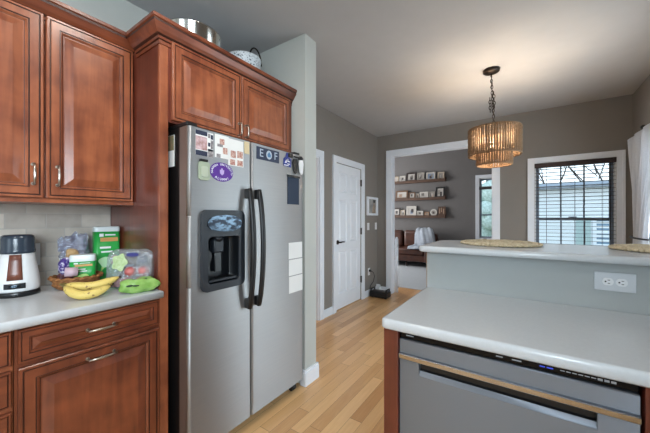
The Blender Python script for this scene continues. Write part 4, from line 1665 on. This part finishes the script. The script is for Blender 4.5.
def switch(T, label):
    pt = plate('light_switch', T, .075, .118, label, 'light switch', 'switches beside the white door')
    mb = MB(T); mb.box(-.016, .016, -.033, .033, .005, .009, bev=.0015)
    mb.build('rocker', M['white_plastic'], pt)


switch(facex(XL, 4.36, 1.137), 'white light switch beside the hinges of the white door')
switch(facex(XL, 4.655, 1.137), 'white light switch in the room corner below the framed portrait')
T = facex(XL, 4.385, .395)
pt = plate('wall_outlet', T, .072, .118, 'white outlet with a black cord near the floor by the white door', 'outlet')
receptacle(T, pt, False)
# charger / device on floor
dv = thing('floor_device', (-1.95, 4.42, 0), 'black boxy charger device on the floor by the doorway', 'device')
mb = MB(); mb.box(-2.085, -1.79, 4.31, 4.50, .008, .10, bev=.018, seg=3)
mb.build('body', M['black'], dv)
mb = MB(); mb.box(-2.04, -1.83, 4.375, 4.455, .100, .106, bev=.003)
mb.build('top_panel', flat('grey_panel', (96, 92, 88), .4), dv)
for x in (-2.07, -1.815):
    mb = MB(); mb.tube([(x, 4.35, .09), (x, 4.35, .132), (x, 4.48, .132), (x, 4.48, .09)], .012, 8)
    mb.build('handle', M['black'], dv)
for x, y in ((-2.05, 4.35), (-1.83, 4.35), (-2.05, 4.48), (-1.83, 4.48)):
    mb = MB(); mb.lathe([(.014, 0), (.014, .010)], (x, y, 0), 10)
    mb.build('foot', M['black'], dv)
mb = MB(); mb.box(XL + .006, XL + .035, 4.37, 4.40, .395, .43, bev=.004)
mb.tube([(XL + .035, 4.385, .412), (XL + .06, 4.43, .38), (XL + .05, 4.50, .31), (XL + .045, 4.46, .22), (XL + .03, 4.38, .17), (XL + .035, 4.36, .10), (XL + .05, 4.37, .07)], .005, 6)
tag(mb.build('power_cord', M['black']), 'black power cord running from the outlet down to the floor device', 'cord')
mb = MB(); mb.prism([(4.53, 0), (4.70, 0), (4.70, .05), (4.63, .125), (4.615, .155), (4.60, .125), (4.55, .06)], 'x', XL + .03, XL + .10)
tag(mb.build('white_holder', M['white_plastic']), 'small white pointed plastic holder on the floor behind the black device', 'holder')
# gate post in the doorway
gp = thing('gate_post', (-1.835, 4.87, 0), 'slim white gate post standing at the doorway jamb', 'post')
mb = MB(); mb.prism([(x - 1.858, y + 4.838) for x, y in rrect(.046, .05, .010)], 'z', 0, .92, 0, True)
mb.prism([(x - 1.858 + .007, y + 4.846) for x, y in rrect(.032, .034, .010)], 'z', .92, .945, 0, True)
mb.build('post', M['white_trim'], gp)
for z in (.09, .8):
    mb = MB(); mb.box(-1.812, -1.805, 4.848, 4.878, z - .02, z + .02, bev=.002)
    mb.build('latch', flat('grey_hardware', (150, 152, 156), .4), gp)

# ================================================================== living room
sf = thing('sofa', (-3.2, 8.0, 0), 'brown leather sofa against the living room wall below the photo shelves', 'sofa')
SX0, SX1 = -4.3, -1.94
mb = MB(); mb.box(SX0 + .05, SX1 - .05, 7.58, 8.40, .14, .32, bev=.02); mb.build('frame', M['leather'], sf)
mb = MB(); mb.box(SX0 + .05, SX1 - .05, 8.24, 8.44, .32, .84, bev=.05, seg=3); mb.build('back_frame', M['leather'], sf)
for x0, x1 in ((SX0, SX0 + .2), (SX1 - .2, SX1)):
    mb = MB(); mb.box(x0, x1, 7.54, 8.42, .13, .62, bev=.05, seg=3)
    mb.build('arm', M['leather'], sf)
for x0, x1 in ((SX0 + .2, -3.47), (-3.465, -2.86), (-2.855, SX1 - .2)):
    mb = MB(); mb.box(x0, x1, 7.53, 8.25, .32, .48, bev=.045, seg=3); mb.build('seat_cushion', M['leather'], sf)
    mb = MB(MB().T); mb.box(x0 + .01, x1 - .01, 8.06, 8.27, .46, .93, bev=.07, seg=3); mb.build('back_cushion', M['leather'], sf)
for x in (SX0 + .12, -3.25, -2.62, SX1 - .12):
    mb = MB(); mb.lathe([(.018, 0), (.028, .14)], (x, 7.66, 0), 12); mb.build('leg', M['dark_wood'], sf)
# blanket
mb = MB()
G = []
BPATH = [(8.36, .78), (8.34, .90), (8.27, .965), (8.17, .972), (8.06, .945), (8.01, .84), (7.99, .66), (7.95, .53), (7.85, .512), (7.70, .508), (7.58, .505), (7.50, .46)]
for k in range(25):
    s_ = k / 24
    f_ = s_ * (len(BPATH) - 1)
    i0 = min(int(f_), len(BPATH) - 2)
    f_ -= i0
    y = BPATH[i0][0] * (1 - f_) + BPATH[i0 + 1][0] * f_
    z = BPATH[i0][1] * (1 - f_) + BPATH[i0 + 1][1] * f_
    spread = .15 + .20 * min(1, max(0, (s_ - .2) * 1.5))
    row = []
    for i in range(25):
        q = i / 24
        x = -2.31 + .15 * s_ + spread * (2 * q - 1) + .02 * math.sin(s_ * 11 + q * 3)
        wv = .007 * math.sin(q * 15 + s_ * 3) + .005 * math.sin(q * 27 - s_ * 8)
        up = 1 if .12 < s_ < .38 or s_ > .62 else 0
        row.append(mb.v((x, y - .03 - (wv + .05 * math.sin(PI * q)) * (1 - up), z + (.02 + wv) * up)))
    G.append(row)
for k in range(24):
    for i in range(24):
        mb.f([G[k][i], G[k][i + 1], G[k + 1][i + 1], G[k + 1][i]], 0, True)
bk_ = tag(mb.build('blanket', M['blanket']), 'pale fleece blanket draped over the brown sofa', 'blanket')
so = bk_.modifiers.new('thickness', 'SOLIDIFY'); so.thickness = .02; so.offset = 1

# shelves
SHL = []
for k, (z, nm) in enumerate(((2.335, 'top'), (1.835, 'middle'), (1.335, 'bottom'))):
    mb = MB()
    mb.box(-3.75, -1.80, 8.36, 8.5, z - .055, z)
    mb.box(-3.75, -1.80, 8.355, 8.365, z - .055, z + .018)
    for x in (-1.80,):
        mb.box(x - .02, x, 8.36, 8.5, z, z + .05)
    SHL.append(z)
    tag(mb.build('wall_shelf', M['shelf_wood']), 'long brown ledge shelf of framed photos, %s of the three' % ('topmost' if k == 0 else 'middle' if k == 1 else 'lowest'), 'shelf', 'ledge shelves on the living room wall')

yaw_ = math.atan(201 / 293.6)


def ux(u, Y=8.40):       # picture column to a position along the shelf
    a = (u - 325) / 293.6
    dx = -math.sin(yaw_) + math.cos(yaw_) * a
    dy = math.cos(yaw_) + math.sin(yaw_) * a
    return dx / dy * Y


FC = {'dark': (46, 34, 30), 'brown': (96, 68, 46), 'white': (186, 181, 174), 'beige': (178, 164, 146), 'grey': (150, 144, 136), 'black': (26, 25, 26), 'wood': (120, 88, 62)}
ORD = ['first', 'second', 'third', 'fourth', 'fifth', 'sixth', 'seventh']
PXM = 35.0


def shelf_frame(k, u0, u1, hpx, col, pic, label):
    x0, x1 = ux(u0), ux(u1)
    w_, h_ = x1 - x0, hpx / PXM
    z = SHL[k]
    t = thing('framed_photo', ((x0 + x1) / 2, 8.43, z), label, 'photo frame', 'framed photos on the ledge shelves')
    T_ = facey(x0, 8.42, z) @ Matrix.Rotation(math.radians(-7), 4, 'X')
    bw = min(w_, h_) * .17
    mb = MB(T_)
    ring(mb, [(0, 0), (w_, 0), (w_, h_), (0, h_)], [(bw, bw), (w_ - bw, bw), (w_ - bw, h_ - bw), (bw, h_ - bw)], -.008, .012)
    mb.box(0, w_, 0, h_, -.012, -.008)
    mb.build('frame', flat('frame_' + col, FC[col], .5), t)
    mb = MB(T_); mb.box(bw, w_ - bw, bw, h_ - bw, -.006, .002, 0)
    iw, ih = w_ - 2 * bw, h_ - 2 * bw
    r = random.Random(int(u0 * 10))
    for q in range(2):
        a = bw + iw * r.uniform(.1, .5); b = bw + ih * r.uniform(.0, .35)
        mb.box(a, min(w_ - bw, a + iw * .35), b, min(h_ - bw, b + ih * .55), .002, .003, 1 + q % 2)
    mb.build('photo', [pic[0], pic[1], pic[2]], t)


pw_ = flat('photo_white', (176, 171, 165), .5); pd_ = flat('photo_dark', (60, 54, 54), .5); pg_ = flat('photo_grey', (140, 134, 128), .5); pb_ = flat('photo_blue', (120, 136, 158), .5); pt_ = flat('photo_tan', (178, 150, 128), .5)
rows = [
    (0, [(390, 398.2, 6, 'beige', (pw_, pg_, pt_), 'beige'), (399.2, 405, 6.3, 'white', (pw_, pg_, pd_), 'small white'), (406, 415.8, 9, 'dark', (pw_, pd_, pg_), 'dark square'), (416.8, 424, 8.2, 'grey', (pg_, pw_, pd_), 'grey matted'), (426, 435, 7.6, 'white', (pb_, pd_, pg_), 'blue landscape'), (437.4, 444, 7, 'beige', (pg_, pw_, pd_), 'pale beige')]),
    (1, [(395.5, 407.5, 8.6, 'brown', (pw_, pg_, pt_), 'wide brown'), (408.5, 415, 6.3, 'brown', (pw_, pd_, pg_), 'small brown'), (415.6, 418.8, 5, 'grey', (pg_, pt_, pd_), 'narrow grey'), (419.5, 428, 6.3, 'white', (pw_, pd_, pg_), 'white landscape'), (429, 434.5, 6.2, 'grey', (pg_, pw_, pt_), 'plain grey'), (435.5, 444.5, 10.3, 'black', (pw_, pd_, pg_), 'tall black')]),
    (2, [(391, 400, 8.4, 'dark', (pw_, pg_, pd_), 'dark'), (400.3, 404.6, 6.2, 'beige', (pw_, pd_, pg_), 'small beige'), (406, 416, 10, 'white', (pw_, pb_, pd_), 'white and navy collage'), (417, 422.8, 5, 'white', (pw_, pd_, pg_), 'little white landscape'), (424, 429, 4, 'wood', (pt_, pd_, pg_), 'little wooden')]),
]
SN = ['topmost', 'middle', 'lowest']
for k, items in rows:
    for n_, (u0, u1, hp, col, pic, desc) in enumerate(items):
        shelf_frame(k, u0, u1, hp, col, pic, '%s photo frame, %s from the doorway side on the %s wall shelf' % (desc, ORD[n_], SN[k]))
# round white frame and wooden plaque on the lowest shelf
x0, x1 = ux(430), ux(437)
t = thing('framed_photo', ((x0 + x1) / 2, 8.43, SHL[2]), 'round white photo frame, sixth on the lowest wall shelf', 'photo frame', 'framed photos on the ledge shelves')
R_ = (x1 - x0) / 2
T_ = facey((x0 + x1) / 2, 8.42, SHL[2] + R_) @ Matrix.Rotation(math.radians(-7), 4, 'X')
cir = lambda r_, n=24: [(r_ * math.cos(2 * PI * i / n), r_ * math.sin(2 * PI * i / n)) for i in range(n)]
mb = MB(T_); ring(mb, cir(R_), cir(R_ * .6), -.006, .012); mb.prism(cir(R_), 'z', -.010, -.006)
mb.build('frame', flat('frame_white', FC['white']), t)
mb = MB(T_); mb.prism(cir(R_ * .62), 'z', -.006, .002); mb.prism([(p[0] * .5, p[1] * .7 - R_ * .1) for p in cir(R_ * .5, 12)], 'z', .002, .003, 1)
mb.build('photo', [pg_, pd_], t)
x0, x1 = ux(437.8), ux(445.4)
t = thing('wooden_plaque', ((x0 + x1) / 2, 8.43, SHL[2]), 'wooden plank plaque at the open end of the lowest wall shelf', 'plaque')
T_ = facey(x0, 8.42, SHL[2]) @ Matrix.Rotation(math.radians(-7), 4, 'X')
mb = MB(T_)
pw = (x1 - x0) / 3
for i in range(3):
    mb.box(i * pw + .002, (i + 1) * pw - .002, 0, .255, 0, .016, bev=.002)
mb.box(.005, x1 - x0 - .005, .06, .19, -.01, 0)
mb.build('boards', M['shelf_wood'], t)
mb = MB(T_); mb.box(.04, .055, .06, .2, .016, .018); mb.box(.14, .155, .05, .19, .016, .018); mb.box(.09, .10, .1, .22, .016, .018)
mb.build('pale_marks', pt_, t)

# ================================================================== outside
mb = MB(); mb.box(-30, 40, YL + .4, 60, -1.1, -1.0); 
mb.box(-.1, 40, 5.2, YL + .4, -1.1, -1.0)
gr = mb.build('ground_outside', pm('winter_lawn', (150, 150, 120), .95, c2=(110, 116, 84), scale=(3, 3, 3)))
struct(gr)
hs = thing('neighbor_house', (6, 16, -1), 'pale sided neighbouring house seen through the dining window', 'house')
mb = MB()
for i in range(21):
    z = -1 + i * .16
    mb.prism([(14.0, z), (13.97, z), (13.99, z + .16), (14.0, z + .16)], 'x', -.2, 12)
mb.box(-.2, 12, 14.0, 18, -1, 2.42)
mb.build('siding', pm('pale_siding', (228, 232, 236), .8), hs)
mb = MB(); mb.prism([(13.7, 2.36), (13.7, 2.46), (16, 2.78), (18.5, 2.46), (18.5, 2.36)], 'x', -.5, 12.3)
mb.build('roof', pm('grey_shingles', (150, 156, 164), .9, c2=(120, 126, 136), scale=(8, 8, 8)), hs)
for x0, x1 in ((2.05, 2.75), (5.2, 6.2)):
    mb = MB(facey(x0, 13.965, .3)); ring(mb, [(-.1, -.1), (x1 - x0 + .1, -.1), (x1 - x0 + .1, 1.0), (-.1, 1.0)], [(0, 0), (x1 - x0, 0), (x1 - x0, .9), (0, .9)], -.03, .03); mb.box(0, x1 - x0, .43, .48, -.02, .02)
    wn = mb.build('window', M['white_trim'], hs)
    mb = MB(facey(x0, 13.965, .3)); mb.box(0, x1 - x0, 0, .9, -.025, -.015)
    mb.build('pane', flat('dark_blue_pane', (110, 140, 165), .15), wn)
mb = MB(facey(1.5, 13.96, .2)); mb.box(0, .4, 0, 1.1, -.02, .02)
mb.build('shutter', flat('pale_shutter', (170, 190, 190), .6), hs)


def tree(x, y, h, seed, label):
    r = random.Random(seed)
    t = thing('bare_tree', (x, y, -1), label, 'tree', 'bare trees outside')
    mb = MB()
    def br(p, d, L, rad, lev):
        q = p + d * L
        mid = p + d * L * .5 + Vector((r.uniform(-1, 1), r.uniform(-1, 1), 0)) * L * .05
        mb.tube([tuple(p), tuple(mid), tuple(q)], [rad, rad * .85, rad * .65], 5)
        if lev == 0:
            return
        for _ in range(3 if lev > 1 else 4):
            nd = (d + Vector((r.uniform(-.8, .8), r.uniform(-.8, .8), r.uniform(-.1, .55)))).normalized()
            br(p + d * L * r.uniform(.5, 1), nd, L * r.uniform(.55, .8), rad * .6, lev - 1)
    br(Vector((x, y, -1)), Vector((0, 0, 1)), h * .35, h * .006, 4)
    mb.build('branches', pm('bark', (98, 90, 86), .9, c2=(70, 64, 62), scale=(12, 12, 4)), t)


tree(1.3, 21, 11, 3, 'bare tree behind the middle of the neighbouring house')
tree(3.4, 19.5, 12, 8, 'bare tree standing behind the right end of the visible house roof')
tree(-3.2, 17, 9, 5, 'bare tree outside the living room window')
mb = MB(); rr_ = random.Random(2)
for i in range(110):
    mb.blob((-2.6 + rr_.uniform(-2.5, 2.5), 20 + rr_.uniform(-1, 1), rr_.uniform(-.8, 4.6)), (.7, .5, .6), 8, 6, 0, 1, crumple(i, .2, 6))
tag(mb.build('evergreen_shrub', pm('evergreen_leaves', (222, 234, 228), .9, c2=(170, 190, 180), scale=(9, 9, 9))), 'pale green evergreen mass outside the living room window', 'shrub')
